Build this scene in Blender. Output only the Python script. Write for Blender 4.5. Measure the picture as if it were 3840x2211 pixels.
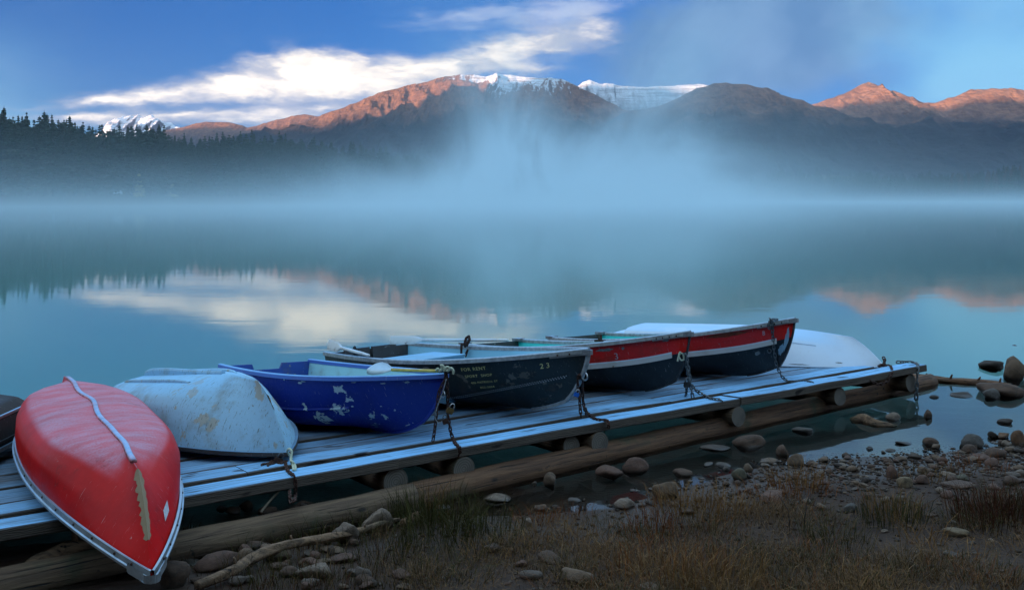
import bpy, bmesh, math, random
import numpy as np
from mathutils import Vector, Matrix, Quaternion, noise as mnoise

# ------------------------------------------------------------------ scene, camera, sky, sun
for _o in list(bpy.data.objects):
    bpy.data.objects.remove(_o)
SC = bpy.context.scene
COL = SC.collection
F = 3500.0                      # focal length in pixels of the 3840 px wide photograph
HZ = 744.0                      # horizon row of the photograph
CAMZ = 2.934                    # lens height above the lake
SUN_AZ, SUN_EL = 217.0, 5.0     # low morning sun, behind and to the left

cam = bpy.data.cameras.new('camera')
cam.sensor_width = 36.0
cam.lens = 36.0 * F / 3840.0
cam.shift_y = (HZ - 2211 / 2.0) / 3840.0
cam.clip_start = 0.05
cam.clip_end = 80000.0
CAM = bpy.data.objects.new('camera', cam)
COL.objects.link(CAM)
CAM.location = (0, 0, CAMZ)
CAM.rotation_euler = (math.radians(90), 0, 0)
SC.camera = CAM

SC.render.engine = 'CYCLES'
SC.view_settings.view_transform = 'Standard'
SC.view_settings.look = 'None'
SC.view_settings.gamma = 1.0
SC.view_settings.use_curve_mapping = False
SC.view_settings.exposure = 2.02
cy = SC.cycles
cy.use_denoising = True
try:
    cy.denoiser = 'OPENIMAGEDENOISE'
    cy.denoising_input_passes = 'RGB_ALBEDO_NORMAL'
except Exception:
    pass
cy.max_bounces = 8
cy.diffuse_bounces = 3
cy.glossy_bounces = 3
cy.transparent_max_bounces = 24
cy.volume_bounces = 3
cy.volume_step_rate = 1.0
cy.volume_max_steps = 128
cy.sample_clamp_indirect = 4.0
cy.caustics_reflective = False
cy.caustics_refractive = False
cy.use_adaptive_sampling = False


class NT:
    """small helper round a node tree"""
    def __init__(self, tree):
        self.t = tree

    def n(self, kind, **kw):
        nd = self.t.nodes.new('ShaderNode' + kind)
        for k, v in kw.items():
            setattr(nd, k, v)
        return nd

    def put(self, sock, v):
        if v is None:
            return
        if isinstance(v, bpy.types.NodeSocket):
            self.t.links.new(v, sock)
        else:
            if sock.type == 'RGBA' and len(v) == 3:
                v = (v[0], v[1], v[2], 1.0)
            sock.default_value = v

    def math(self, op, a, b=None, c=None, clamp=False):
        nd = self.n('Math', operation=op, use_clamp=clamp)
        self.put(nd.inputs[0], a); self.put(nd.inputs[1], b); self.put(nd.inputs[2], c)
        return nd.outputs[0]

    def add(self, a, b): return self.math('ADD', a, b)
    def sub(self, a, b): return self.math('SUBTRACT', a, b)
    def mul(self, a, b): return self.math('MULTIPLY', a, b)

    def vmath(self, op, a, b=None, s=None):
        nd = self.n('VectorMath', operation=op)
        self.put(nd.inputs[0], a); self.put(nd.inputs[1], b)
        if s is not None:
            self.put(nd.inputs['Scale'], s)
        return nd.outputs[1] if op in ('DOT_PRODUCT', 'LENGTH', 'DISTANCE') else nd.outputs[0]

    def ramp(self, v, lo, hi, a=0.0, b=1.0, smooth=True):
        nd = self.n('MapRange', interpolation_type='SMOOTHSTEP' if smooth else 'LINEAR', clamp=True)
        for k, x in enumerate((v, lo, hi, a, b)):
            self.put(nd.inputs[k], x)
        return nd.outputs[0]

    def mix(self, f, a, b, mode='MIX'):
        nd = self.n('Mix', data_type='RGBA', blend_type=mode)
        self.put(nd.inputs[0], f); self.put(nd.inputs[6], a); self.put(nd.inputs[7], b)
        return nd.outputs[2]

    def noise(self, vec, scale, detail=4.0, rough=0.55, dist=0.0, out=0):
        nd = self.n('TexNoise')
        self.put(nd.inputs['Vector'], vec)
        nd.inputs['Scale'].default_value = scale
        nd.inputs['Detail'].default_value = detail
        nd.inputs['Roughness'].default_value = rough
        nd.inputs['Distortion'].default_value = dist
        return nd.outputs[out]

    def xyz(self, v):
        nd = self.n('SeparateXYZ'); self.put(nd.inputs[0], v)
        return nd.outputs[0], nd.outputs[1], nd.outputs[2]

    def vec(self, x, y, z):
        nd = self.n('CombineXYZ')
        self.put(nd.inputs[0], x); self.put(nd.inputs[1], y); self.put(nd.inputs[2], z)
        return nd.outputs[0]

    def mapping(self, vec, loc=(0, 0, 0), rot=(0, 0, 0), scale=(1, 1, 1), kind='POINT'):
        nd = self.n('Mapping', vector_type=kind)
        self.put(nd.inputs[0], vec)
        nd.inputs[1].default_value = loc; nd.inputs[2].default_value = rot; nd.inputs[3].default_value = scale
        return nd.outputs[0]


def build_world():
    w = bpy.data.worlds.new('World')
    SC.world = w
    w.use_nodes = True
    g = NT(w.node_tree)
    bg = w.node_tree.nodes['Background']
    sky = g.n('TexSky', sky_type='NISHITA')
    sky.sun_disc = False
    sky.sun_elevation = math.radians(SUN_EL)
    sky.sun_rotation = math.radians(SUN_AZ)
    sky.altitude = 1200
    sky.air_density = 1.0
    sky.dust_density = 0.4
    sky.ozone_density = 6.2
    d = g.n('TexCoord').outputs['Generated']
    x, y, z = g.xyz(d)
    az = g.math('ARCTAN2', x, y)
    el = g.math('ARCSINE', z)
    p0 = g.vec(az, el, 0.0)
    # drifting, torn edges: warp the sky position with noise before asking which cloud it is in
    q = g.mapping(p0, rot=(0, 0, -0.12), scale=(1.0, 2.6, 1.0))
    n1 = g.vmath('SUBTRACT', g.noise(q, 7.0, 3.0, 0.55, out=1), (0.5, 0.5, 0.5))
    n1 = g.vmath('MULTIPLY', n1, (0.090, 0.026, 0.0))
    n3 = g.vmath('SUBTRACT', g.noise(q, 30.0, 6.0, 0.65, out=1), (0.5, 0.5, 0.5))
    n3 = g.vmath('MULTIPLY', n3, (0.040, 0.016, 0.0))
    p = g.vmath('ADD', g.vmath('ADD', p0, n1), n3)

    def blob(cx, cy, rx, ry, tilt=0.0):
        """soft ellipse at photograph position (2529 px wide view), radii in the same px"""
        px, py = cx * 1.5184, cy * 1.5184
        a = math.atan((px - 1920) / F)
        e = math.atan((HZ - py) / F * math.cos(a))
        s = 1.5184 / F
        m = g.mapping(p, loc=(a, e, 0), rot=(0, 0, math.radians(tilt)), scale=(rx * s, ry * s, 1), kind='TEXTURE')
        gr = g.n('TexGradient', gradient_type='QUADRATIC_SPHERE')
        g.put(gr.inputs[0], m)
        return gr.outputs['Fac']

    def total(lst):
        t = None
        for b in lst:
            wgt = b[5] if len(b) > 5 else 1.0
            v = g.mul(blob(*b[:5]), wgt)
            t = v if t is None else g.add(t, v)
        return t

    fb = g.noise(g.mapping(p0, scale=(1.0, 3.0, 1.0)), 22.0, 7.0, 0.62)
    fb = g.sub(fb, 0.5)
    fine = g.noise(g.mapping(p0, rot=(0, 0, -0.25), scale=(1.0, 4.5, 1.0)), 14.0, 6.0, 0.6)
    # the long lit bank
    bank = total([(250, 246, 220, 40, 3, 1.1), (430, 226, 280, 62, 6, 1.4), (600, 205, 240, 90, 8, 1.4), (740, 178, 240, 120, 6, 1.7), (800, 165, 150, 75, 4, 0.9),
                  (860, 180, 240, 95, 0, 1.5), (980, 190, 260, 90, -2, 1.5), (1100, 168, 250, 90, 6, 1.4), (800, 225, 620, 55, 2, 1.0),
                  (1220, 132, 240, 90, 14, 1.5), (1350, 100, 240, 95, 14, 1.4), (1470, 80, 200, 100, 14, 0.9),
                  (220, 290, 330, 20, 0, 1.2), (470, 284, 420, 28, 2, 1.6), (800, 266, 380, 34, 3, 1.3),
                  (1310, 168, 160, 34, 3, 0.9), (330, 312, 430, 34, 0, 1.1), (640, 300, 420, 40, 2, 1.0), (60, 262, 180, 16, 2, 0.6)])
    streak = g.sub(g.noise(g.mapping(p, rot=(0, 0, -0.14), scale=(1.0, 4.0, 1.0)), 11.0, 6.0, 0.6), 0.5)
    here = g.ramp(bank, 0.0, 0.25)
    bank = g.add(g.mul(bank, 0.62), g.mul(here, g.add(g.mul(fb, 0.75), g.mul(streak, 0.80))))
    bank_a = g.ramp(bank, 0.03, 0.92)
    # thin high veil above it
    veil = total([(1150, 44, 420, 46, 4, 1.1), (1380, 36, 330, 70, 8, 1.4), (1250, 95, 320, 60, 8, 0.6), (1480, 20, 300, 80, 10, 0.8)])
    veil = g.add(g.mul(veil, 0.7), g.mul(g.ramp(veil, 0.0, 0.3), g.add(g.mul(g.sub(fine, 0.5), 1.6), g.mul(streak, 1.0))))
    veil_a = g.mul(g.ramp(veil, 0.10, 1.25), 0.75)
    # smooth blue-grey cloud sheet on the right, brighter towards the far right
    sheet = total([(1720, 110, 560, 330, 0, 1.5), (1960, 120, 560, 330, 0, 1.0), (2120, 20, 520, 200, 0, 0.8)])
    sheet_a = g.mul(g.ramp(g.add(sheet, g.mul(g.sub(g.noise(p0, 7.0, 5.0, 0.55), 0.5), 2.0)), 0.0, 1.1), 0.92)
    glow = total([(2480, 180, 620, 250, -8, 1.2), (2650, -150, 800, 420, 0, 1.3), (2330, 235, 420, 90, 8, 0.7)])
    glow_a = g.mul(g.ramp(g.add(glow, g.mul(g.sub(g.noise(p0, 6.0, 5.0, 0.55), 0.5), 1.0)), 0.05, 1.3), 0.78)
    high = total([(2450, -330, 900, 420, 0, 1.4)])
    high_a = g.mul(g.ramp(g.add(high, g.mul(g.sub(g.noise(p0, 6.0, 5.0, 0.55), 0.5), 0.8)), 0.05, 1.1), 0.85)
    lowhaze = total([(-150, 230, 560, 330, 0, 0.9), (-50, 300, 500, 90, 0, 0.6)])
    low_a = g.mul(g.ramp(lowhaze, 0.0, 1.1), 0.5)
    # outside the clear gap, unseen sheet and bright cloud are added to lift ambient light
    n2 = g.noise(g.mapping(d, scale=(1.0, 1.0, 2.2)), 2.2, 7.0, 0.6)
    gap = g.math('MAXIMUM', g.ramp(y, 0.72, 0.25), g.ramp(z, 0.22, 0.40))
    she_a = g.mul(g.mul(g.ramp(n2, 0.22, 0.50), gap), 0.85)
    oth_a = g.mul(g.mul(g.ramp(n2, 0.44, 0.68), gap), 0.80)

    # colours are radiances, before exposure
    K = 0.40
    c = g.mix(1.0, sky.outputs[0], (0.030, 0.043, 0.048), 'MULTIPLY')
    c = g.mix(low_a, c, (0.085, 0.19, 0.25))
    c = g.mix(sheet_a, c, g.mix(g.ramp(g.noise(p0, 9.0, 5.0, 0.55), 0.35, 0.65), (0.030, 0.068, 0.125), (0.050, 0.092, 0.150)))
    c = g.mix(glow_a, c, (0.080, 0.185, 0.245))
    c = g.mix(high_a, c, (0.165, 0.285, 0.335))
    c = g.mix(veil_a, c, (0.165, 0.185, 0.230))
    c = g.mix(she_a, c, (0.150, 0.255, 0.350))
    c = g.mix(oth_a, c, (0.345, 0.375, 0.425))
    bil = g.noise(g.mapping(p, rot=(0, 0, -0.1), scale=(1.0, 2.3, 1.0)), 17.0, 6.0, 0.58, 0.2)
    lit = g.ramp(g.add(g.mul(bank, 0.55), g.add(g.mul(g.sub(bil, 0.5), 1.5), g.mul(streak, 0.7))), 0.12, 1.00)
    bc = g.mix(lit, (0.135, 0.145, 0.170), (0.460, 0.398, 0.312))
    c = g.mix(bank_a, c, bc)
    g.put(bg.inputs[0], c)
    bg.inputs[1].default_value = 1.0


build_world()

sun = bpy.data.lights.new('sun', 'SUN')
sun.energy = 3.8
sun.angle = math.radians(0.5)
sun.color = (1.0, 0.62, 0.40)
SUN = bpy.data.objects.new('sun', sun)
COL.objects.link(SUN)
_a, _e = math.radians(SUN_AZ), math.radians(SUN_EL)
SUN_DIR = Vector((math.sin(_a) * math.cos(_e), math.cos(_a) * math.cos(_e), math.sin(_e)))
SUN.rotation_euler = SUN_DIR.to_track_quat('Z', 'Y').to_euler()
SUN.location = (0, 0, 300)


# ------------------------------------------------------------------ helpers
RND = random.Random(7)


def at(px, py, z):
    """world point at height z seen at photograph pixel px, py"""
    d = F * (CAMZ - z) / (py - HZ)
    return Vector(((px - 1920) / F * d, d, z))


def at_depth(px, py, d):
    return Vector(((px - 1920) / F * d, d, CAMZ - (py - HZ) / F * d))


def tag(o, label=None, cat=None, group=None, kind=None):
    if label: o['label'] = label
    if cat: o['category'] = cat
    if group: o['group'] = group
    if kind: o['kind'] = kind
    return o


def link(name, data, parent=None, mat=None):
    o = bpy.data.objects.new(name, data)
    COL.objects.link(o)
    if parent is not None:
        o.parent = parent
    if mat is not None and data is not None and not data.materials:
        data.materials.append(mat)
    return o


def empty(name, loc=(0, 0, 0), rot=(0, 0, 0)):
    o = bpy.data.objects.new(name, None)
    o.empty_display_size = 0.1
    o.location = loc
    o.rotation_euler = rot
    COL.objects.link(o)
    return o


def mesh_from(verts, faces, name, smooth=True):
    m = bpy.data.meshes.new(name)
    m.from_pydata([tuple(v) for v in verts], [], faces)
    m.validate()
    if smooth:
        m.shade_smooth()
    m.update()
    return m


def bm_mesh(bm, name, smooth=False):
    m = bpy.data.meshes.new(name)
    bmesh.ops.recalc_face_normals(bm, faces=bm.faces)
    bm.to_mesh(m)
    bm.free()
    if smooth:
        m.shade_smooth()
    return m


def grid_mesh(P, name, smooth=True, close_u=False):
    """P: array (nu, nv, 3) -> quad mesh"""
    nu, nv = P.shape[:2]
    idx = np.arange(nu * nv).reshape(nu, nv)
    if close_u:
        idx = np.vstack([idx, idx[:1]])
    a, b, c, d = idx[:-1, :-1], idx[1:, :-1], idx[1:, 1:], idx[:-1, 1:]
    faces = np.stack([a, b, c, d], -1).reshape(-1, 4)
    m = bpy.data.meshes.new(name)
    m.vertices.add(nu * nv)
    m.vertices.foreach_set('co', P.reshape(-1).astype(np.float32))
    m.loops.add(faces.size)
    m.loops.foreach_set('vertex_index', faces.reshape(-1).astype(np.int32))
    m.polygons.add(len(faces))
    m.polygons.foreach_set('loop_start', np.arange(0, faces.size, 4, dtype=np.int32))
    m.update(calc_edges=True)
    m.validate()
    if smooth:
        m.shade_smooth()
    return m


def _hash(ix, iy, seed):
    h = (ix * 374761393 + iy * 668265263 + seed * 974634777) & 0xffffffff
    h = ((h ^ (h >> 13)) * 1274126177) & 0xffffffff
    return ((h ^ (h >> 16)) & 0xffff) / 65535.0


def vnoise(x, y, seed=0):
    x = np.asarray(x, float); y = np.asarray(y, float)
    ix = np.floor(x).astype(np.int64); iy = np.floor(y).astype(np.int64)
    fx = x - ix; fy = y - iy
    fx = fx * fx * fx * (fx * (fx * 6 - 15) + 10); fy = fy * fy * fy * (fy * (fy * 6 - 15) + 10)
    a = _hash(ix, iy, seed); b = _hash(ix + 1, iy, seed); c = _hash(ix, iy + 1, seed); d = _hash(ix + 1, iy + 1, seed)
    return (a + (b - a) * fx) * (1 - fy) + (c + (d - c) * fx) * fy


def fbm(x, y, seed=0, octv=5, gain=0.5):
    t = 0; a = 1.0; s = 0
    for k in range(octv):
        t = t + a * (vnoise(x * 2 ** k, y * 2 ** k, seed + k) - 0.5); s += a; a *= gain
    return t / s * 2


def ridged(x, y, seed=0, octv=5, gain=0.5):
    t = 0; a = 1.0; s = 0
    for k in range(octv):
        n = 1 - np.abs(2 * vnoise(x * 2 ** k, y * 2 ** k, seed + k) - 1)
        t = t + a * n * n; s += a; a *= gain
    return t / s


def material(name):
    m = bpy.data.materials.new(name)
    m.use_nodes = True
    g = NT(m.node_tree)
    b = m.node_tree.nodes['Principled BSDF']
    return m, g, b


def geo_pos(g):
    return g.n('NewGeometry').outputs['Position']


def obj_pos(g):
    return g.n('TexCoord').outputs['Object']


def bump(g, bsdf, h, strength=0.3, dist=0.02):
    nd = g.n('Bump')
    nd.inputs['Strength'].default_value = strength
    nd.inputs['Distance'].default_value = dist
    g.put(nd.inputs['Height'], h)
    g.put(bsdf.inputs['Normal'], nd.outputs[0])
# ------------------------------------------------------------------ mountains
def mat_mountain(name, snow_lo, snow_hi, snow_bias, rock=((0.27, 0.135, 0.080), (0.14, 0.072, 0.050)), treeline=(480, 760), bowl=None):
    m, g, b = material(name)
    p = geo_pos(g)
    nrm = g.n('NewGeometry').outputs['Normal']
    x, y, z = g.xyz(p)
    nx, ny, nz = g.xyz(nrm)
    n1 = g.noise(p, 0.004, 8.0, 0.62)
    n2 = g.noise(g.mapping(p, scale=(1, 1, 4.0)), 0.012, 8.0, 0.65)
    n3 = g.noise(g.mapping(p, rot=(0.2, 0, 0.3), scale=(3.0, 0.6, 0.8)), 0.010, 6.0, 0.65)
    rc = g.mix(g.ramp(g.add(g.mul(n2, 0.5), g.mul(n3, 0.5)), 0.40, 0.60), rock[0], rock[1])
    trees = g.ramp(g.add(z, g.mul(g.sub(n1, 0.5), 420)), treeline[1], treeline[0])
    rc = g.mix(trees, rc, (0.026, 0.024, 0.026))
    sz = g.add(z, g.mul(g.sub(n1, 0.5), 300))
    sz = g.add(sz, g.mul(g.sub(n2, 0.5), 330))
    sz = g.add(sz, g.mul(g.sub(n3, 0.5), 420))
    sz = g.add(sz, g.mul(nx, snow_bias))
    if bowl is not None:      # the cirque right of the summit holds its snow lower down
        sz = g.add(sz, g.mul(g.mul(g.ramp(x, bowl - 60, bowl + 120), g.ramp(x, bowl + 900, bowl + 560)), 140.0))
    sn = g.ramp(sz, snow_lo, snow_hi)
    strata = g.noise(g.mapping(p, rot=(0.05, -0.06, 0), scale=(0.12, 0.12, 2.4)), 0.02, 4.0, 0.6)
    sn = g.mul(sn, g.ramp(g.add(strata, g.mul(g.sub(n2, 0.5), 0.5)), 0.62, 0.50, 0.45, 1.0))
    sn = g.mul(sn, g.ramp(nz, 0.48, 0.66))
    c = g.mix(sn, rc, (0.80, 0.82, 0.86))
    g.put(b.inputs['Base Color'], c)
    b.inputs['Roughness'].default_value = 0.9
    b.inputs['Specular IOR Level'].default_value = 0.1
    bump(g, b, g.add(n2, g.mul(n3, 0.6)), 0.8, 40.0)
    return m


def make_range(name, pts, D, Wf, Wb, seed, mat, nx=340, ny=110, gully=0.2, spur=0.0, lam=900.0, base=-15.0, power=1.25):
    """a mountain range whose crest line stands D metres away; pts = crest in the 2529 px view"""
    px = np.array([p[0] for p in pts]) * 1.5184
    hh = (HZ - np.array([p[1] for p in pts]) * 1.5184) / F * D + CAMZ
    X = (px - 1920) / F * D
    xs = np.linspace(X[0], X[-1], nx)
    h0 = np.interp(xs, X, hh)
    v = np.linspace(-1, 1, ny)
    v = np.sign(v) * np.abs(v) ** 1.15
    U, V = np.meshgrid(xs, v, indexing='ij')
    A = np.abs(V)
    Y = D + np.where(V < 0, V * Wf, V * Wb)
    warp = fbm(U / (lam * 1.6), Y / (lam * 1.6), seed + 50, 3) * lam * 0.9 * np.minimum(A * 2.5, 1) + spur * A * Wf
    H = np.interp(U + warp, xs, h0, left=h0[0], right=h0[-1])
    H = H * (1 - A) ** power
    env = np.sin(np.pi * np.clip(A, 0, 1) ** 0.55) ** 0.9
    G = ridged((U + warp * 0.6) / lam, Y / (lam * 2.2), seed, 5, 0.52)
    G2 = ridged((U + warp) / (lam * 0.33), Y / (lam * 0.8), seed + 9, 4, 0.5)
    Hs = np.interp(U, xs, h0)
    Z = H + Hs * gully * env * (G - 0.42) + Hs * gully * 0.62 * env * (G2 - 0.4)
    Z += (ridged(U / 190, Y / 330, seed + 3, 4) - 0.4) * 46 * np.minimum(A * 6 + 0.25, 1)
    edge = np.clip(np.minimum(U - xs[0], xs[-1] - U) / (0.06 * (xs[-1] - xs[0])), 0, 1)
    Z = base + (Z - base) * np.where(A >= 1, 0, 1) * (0.15 + 0.85 * edge)
    o = link(name, grid_mesh(np.stack([U, Y, Z], -1), name), None, mat)
    tag(o, kind='structure')
    return o


M_snowpeak = mat_mountain('far_snow_rock', 350, 700, 0, rock=((0.16, 0.13, 0.12), (0.10, 0.09, 0.09)), treeline=(200, 300))
M_main = mat_mountain('red_brown_rock', 1030, 1110, 150, bowl=-330)
M_cirque = mat_mountain('snow_cirque_rock', 620, 1080, 60, rock=((0.16, 0.13, 0.12), (0.09, 0.08, 0.08)), treeline=(300, 420))
M_misty = mat_mountain('misty_rock', 1200, 1400, 0)
M_right = mat_mountain('pink_brown_rock', 1120, 1240, 60, rock=((0.33, 0.175, 0.11), (0.19, 0.10, 0.068)), treeline=(560, 800))
M_foot = mat_mountain('foothill_rock', 2000, 2200, 0, treeline=(500, 900))

make_range('mountain', [(230, 345), (290, 320), (308, 300), (322, 289), (330, 291), (343, 283), (352, 290), (362, 289), (374, 283), (386, 292), (402, 303),
            (424, 311), (440, 316), (470, 330), (520, 350)], 16000, 3200, 2500, 11, M_snowpeak, 220, 80, 0.30, lam=700)
make_range('mountain', [(340, 345), (400, 326), (430, 317), (480, 303), (520, 299), (560, 299), (598, 307), (612, 313), (622, 310), (632, 309), (668, 299),
            (720, 284), (742, 281), (752, 279), (775, 284), (820, 292), (900, 318), (960, 340)], 12000, 3400, 2000, 23, M_foot, 260, 80, 0.16, lam=900)
make_range('mountain', [(1330, 290), (1385, 250), (1420, 215), (1440, 199), (1455, 196), (1480, 204), (1510, 207), (1560, 212), (1600, 214), (1640, 210),
            (1690, 209), (1725, 207), (1780, 214), (1850, 240), (1920, 280)], 8500, 1500, 1300, 31, M_cirque, 260, 90, 0.14, lam=620)
make_range('mountain', [(560, 352), (640, 330), (700, 314), (760, 299), (800, 281), (850, 265), (900, 246), (950, 228), (1000, 212), (1050, 202), (1100, 190),
            (1140, 185), (1170, 183), (1200, 189), (1212, 185), (1260, 184), (1300, 190), (1350, 194), (1385, 192), (1420, 207), (1450, 222),
            (1500, 250), (1540, 270), (1600, 292), (1700, 330), (1800, 360)], 8000, 3000, 1700, 42, M_main, 640, 190, 0.26, lam=760)
make_range('mountain', [(1380, 360), (1480, 310), (1540, 280), (1580, 272), (1620, 262), (1680, 240), (1720, 220), (1760, 206), (1790, 203), (1850, 210), (1900, 222),
            (1950, 240), (2000, 258), (2060, 285), (2140, 320), (2200, 350)], 7200, 2600, 1600, 57, M_misty, 420, 140, 0.22, lam=700)
make_range('mountain', [(1860, 345), (1950, 290), (2016, 262), (2050, 250), (2090, 232), (2115, 218), (2130, 208), (2145, 202), (2160, 210), (2186, 222), (2210, 225),
            (2240, 238), (2280, 250), (2310, 250), (2345, 240), (2380, 226), (2400, 219), (2430, 222), (2460, 225), (2480, 219), (2500, 218),
            (2529, 223), (2620, 235), (2760, 250), (2900, 300), (3050, 350)], 9000, 3600, 2000, 68, M_right, 600, 170, 0.24, lam=820)


def make_back_ridge():
    """the mountain behind the photographer: it still keeps the early sun off the lake"""
    kn = [(-17000, 1700), (-9218, 2100), (-7500, 1850), (-5950, 1500), (-5400, 1560), (-5090, 1690), (-4760, 2030), (-4580, 2230), (-4000, 2260), (-3600, 2160), (-3132, 2100), (-2650, 2215),
          (-1697, 2360), (0, 2250), (4000, 1900), (8000, 1100)]
    p = np.linspace(kn[0][0], kn[-1][0], 240)
    h = np.interp(p, [k[0] for k in kn], [k[1] for k in kn])
    h = h + fbm(p / 900, p * 0, 5, 4) * 60
    v = np.linspace(-1, 1, 50)
    U, V = np.meshgrid(p, v, indexing='ij')
    A = np.abs(V)
    H = np.interp(U, p, h) * (1 - A) ** 1.2
    H += 160 * np.sin(np.pi * A) * fbm(U / 800, V * 4, 77, 4)
    H = np.maximum(H, -10)
    S = -6000 + V * 3400
    sx, sy = -SUN_DIR.x, -SUN_DIR.y
    L = math.hypot(sx, sy); sx /= L; sy /= L
    Xw = S * sx + U * sy
    Yw = S * sy - U * sx
    o = link('mountain', grid_mesh(np.stack([Xw, Yw, H], -1), 'mountain'), None, M_foot)
    tag(o, kind='structure')


make_back_ridge()

# ------------------------------------------------------------------ land round the lake
SHORE_A = [-180, -120, -95, -70, -50, -36, -29, -24, -18, -12, -8, -4, 0, 5, 10, 14, 17, 21, 25, 29, 34, 45, 60, 80, 95, 120, 180]
SHORE_R = [600, 600, 620, 560, 450, 395, 378, 372, 385, 430, 500, 640, 860, 1150, 1300, 1180, 1060, 1010, 960, 930, 880, 760, 640, 560, 600, 600, 600]


def near_w(x, y):
    """metres inland from the near waterline (negative: out in the lake)"""
    w = (9.26 + 0.35 * x - y) / 1.06 - 0.45 * np.exp(-((np.asarray(x) - 0.9) / 1.5) ** 2)
    return w + fbm(np.asarray(x) / 2.6, np.asarray(y) / 2.6, 301, 3) * 0.28 + fbm(np.asarray(x) / 0.8, np.asarray(y) / 0.8, 307, 2) * 0.07


def near_z(x, y):
    w = near_w(x, y)
    wl = np.clip(w, 0, 9)
    up = 0.040 * wl + 0.0125 * wl * wl + np.maximum(w - 9, 0) * 0.12
    dn = np.minimum(w, 0)
    dn = np.maximum(0.105 * dn - 0.003 * dn * dn, -3.2)
    z = np.where(w > 0, up, dn)
    amp = np.clip(0.25 + w * 0.25, 0.2, 1.0)
    rr_ = np.asarray(x) * 0.824 + np.asarray(y) * 0.566
    ss_ = -np.asarray(x) * 0.566 + np.asarray(y) * 0.824
    z = z - 0.07 * np.exp(-((ss_ - 7.75) / 0.30) ** 2) * (rr_ < 5.5)
    return z + (fbm(np.asarray(x) / 0.9, np.asarray(y) / 0.9, 311, 4) * 0.035 + fbm(np.asarray(x) / 3.1, np.asarray(y) / 3.1, 317, 3) * 0.05) * amp


def far_w(x, y):
    r = np.hypot(x, y)
    a = np.degrees(np.arctan2(x, y))
    R = np.interp(a, SHORE_A, SHORE_R)
    return r - R + fbm(np.asarray(x) / 40, np.asarray(y) / 40, 91, 3) * 6


def far_z(x, y):
    w = far_w(x, y)
    wl = np.maximum(w, 0)
    up = 5.2 * (1 - np.exp(-wl / 9)) + 0.018 * np.minimum(wl, 2500) + fbm(np.asarray(x) / 120, np.asarray(y) / 120, 17, 4) * np.minimum(wl * 0.04, 5)
    # a wooded knoll on the far right shore
    k = np.exp(-(((x - 400) / 150) ** 2 + ((y - 1270) / 140) ** 2)) * 24
    return np.where(w > 0, up + k * np.clip(w / 40, 0, 1), np.maximum(w * 0.15, -4.0))


def ground_z(x, y):
    return float(np.maximum(near_z(x, y), far_z(x, y)))


def mat_land():
    m, g, b = material('forest_floor')
    p = geo_pos(g)
    n = g.noise(p, 0.08, 6.0, 0.6)
    n2 = g.noise(p, 1.7, 5.0, 0.6)
    c = g.mix(g.ramp(n, 0.35, 0.65), (0.030, 0.034, 0.020), (0.060, 0.048, 0.030))
    c = g.mix(g.ramp(n2, 0.4, 0.7), c, (0.045, 0.036, 0.026))
    g.put(b.inputs['Base Color'], c)
    b.inputs['Roughness'].default_value = 0.95
    b.inputs['Specular IOR Level'].default_value = 0.15
    return m


def make_land():
    a = np.radians(np.linspace(-180, 180, 721))
    r = np.concatenate([np.linspace(0.0, 40, 26)[1:], np.geomspace(42, 330, 26), np.linspace(336, 520, 50), np.linspace(530, 1500, 70), np.geomspace(1540, 26000, 34)])
    Aa, Rr = np.meshgrid(a, r, indexing='ij')
    X = np.sin(Aa) * Rr; Y = np.cos(Aa) * Rr
    nz = near_z(X, Y)
    # the close-up sheet of beach lies over this one
    inside = (np.abs(X) < 15.5) & (Y > 2.6) & (Y < 27)
    Z = np.maximum(np.where(inside, nz - 0.25, nz), far_z(X, Y))
    o = link('ground', grid_mesh(np.stack([X, Y, Z], -1), 'ground'), None, mat_land())
    tag(o, kind='structure')


make_land()


def mat_water():
    m, g, b = material('lake_water')
    t = m.node_tree
    p = geo_pos(g)
    # long faint ripples, a little rougher further out
    r1 = g.noise(g.mapping(p, rot=(0, 0, 0.12), scale=(0.35, 1.0, 1.0)), 1.3, 3.0, 0.55)
    r2 = g.noise(g.mapping(p, rot=(0, 0, -0.2), scale=(0.25, 1.0, 1.0)), 5.0, 2.0, 0.5)
    bp = g.n('Bump')
    bp.inputs['Strength'].default_value = 1.0
    bp.inputs['Distance'].default_value = 0.0022
    g.put(bp.inputs['Height'], g.add(r1, g.mul(r2, 0.22)))
    gl = g.n('BsdfGlossy')
    gl.inputs['Roughness'].default_value = 0.035
    g.put(gl.inputs['Normal'], bp.outputs[0])
    tr = g.n('BsdfTransparent')
    tr.inputs['Color'].default_value = (0.92, 0.97, 0.96, 1)
    fr = g.n('Fresnel')
    fr.inputs['IOR'].default_value = 1.45
    g.put(fr.inputs['Normal'], bp.outputs[0])
    mx = g.n('MixShader')
    g.put(mx.inputs[0], fr.outputs[0]); g.put(mx.inputs[1], tr.outputs[0]); g.put(mx.inputs[2], gl.outputs[0])
    t.links.new(mx.outputs[0], t.nodes['Material Output'].inputs['Surface'])
    t.nodes.remove(b)
    return m


def mat_silt():
    m, g, b = material('pale_lake_silt')
    p = geo_pos(g)
    n = g.noise(p, 0.05, 4.0, 0.5)
    g.put(b.inputs['Base Color'], g.mix(n, (0.25, 0.58, 0.58), (0.28, 0.62, 0.61)))
    b.inputs['Roughness'].default_value = 1.0
    b.inputs['Specular IOR Level'].default_value = 0.0
    return m


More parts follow.
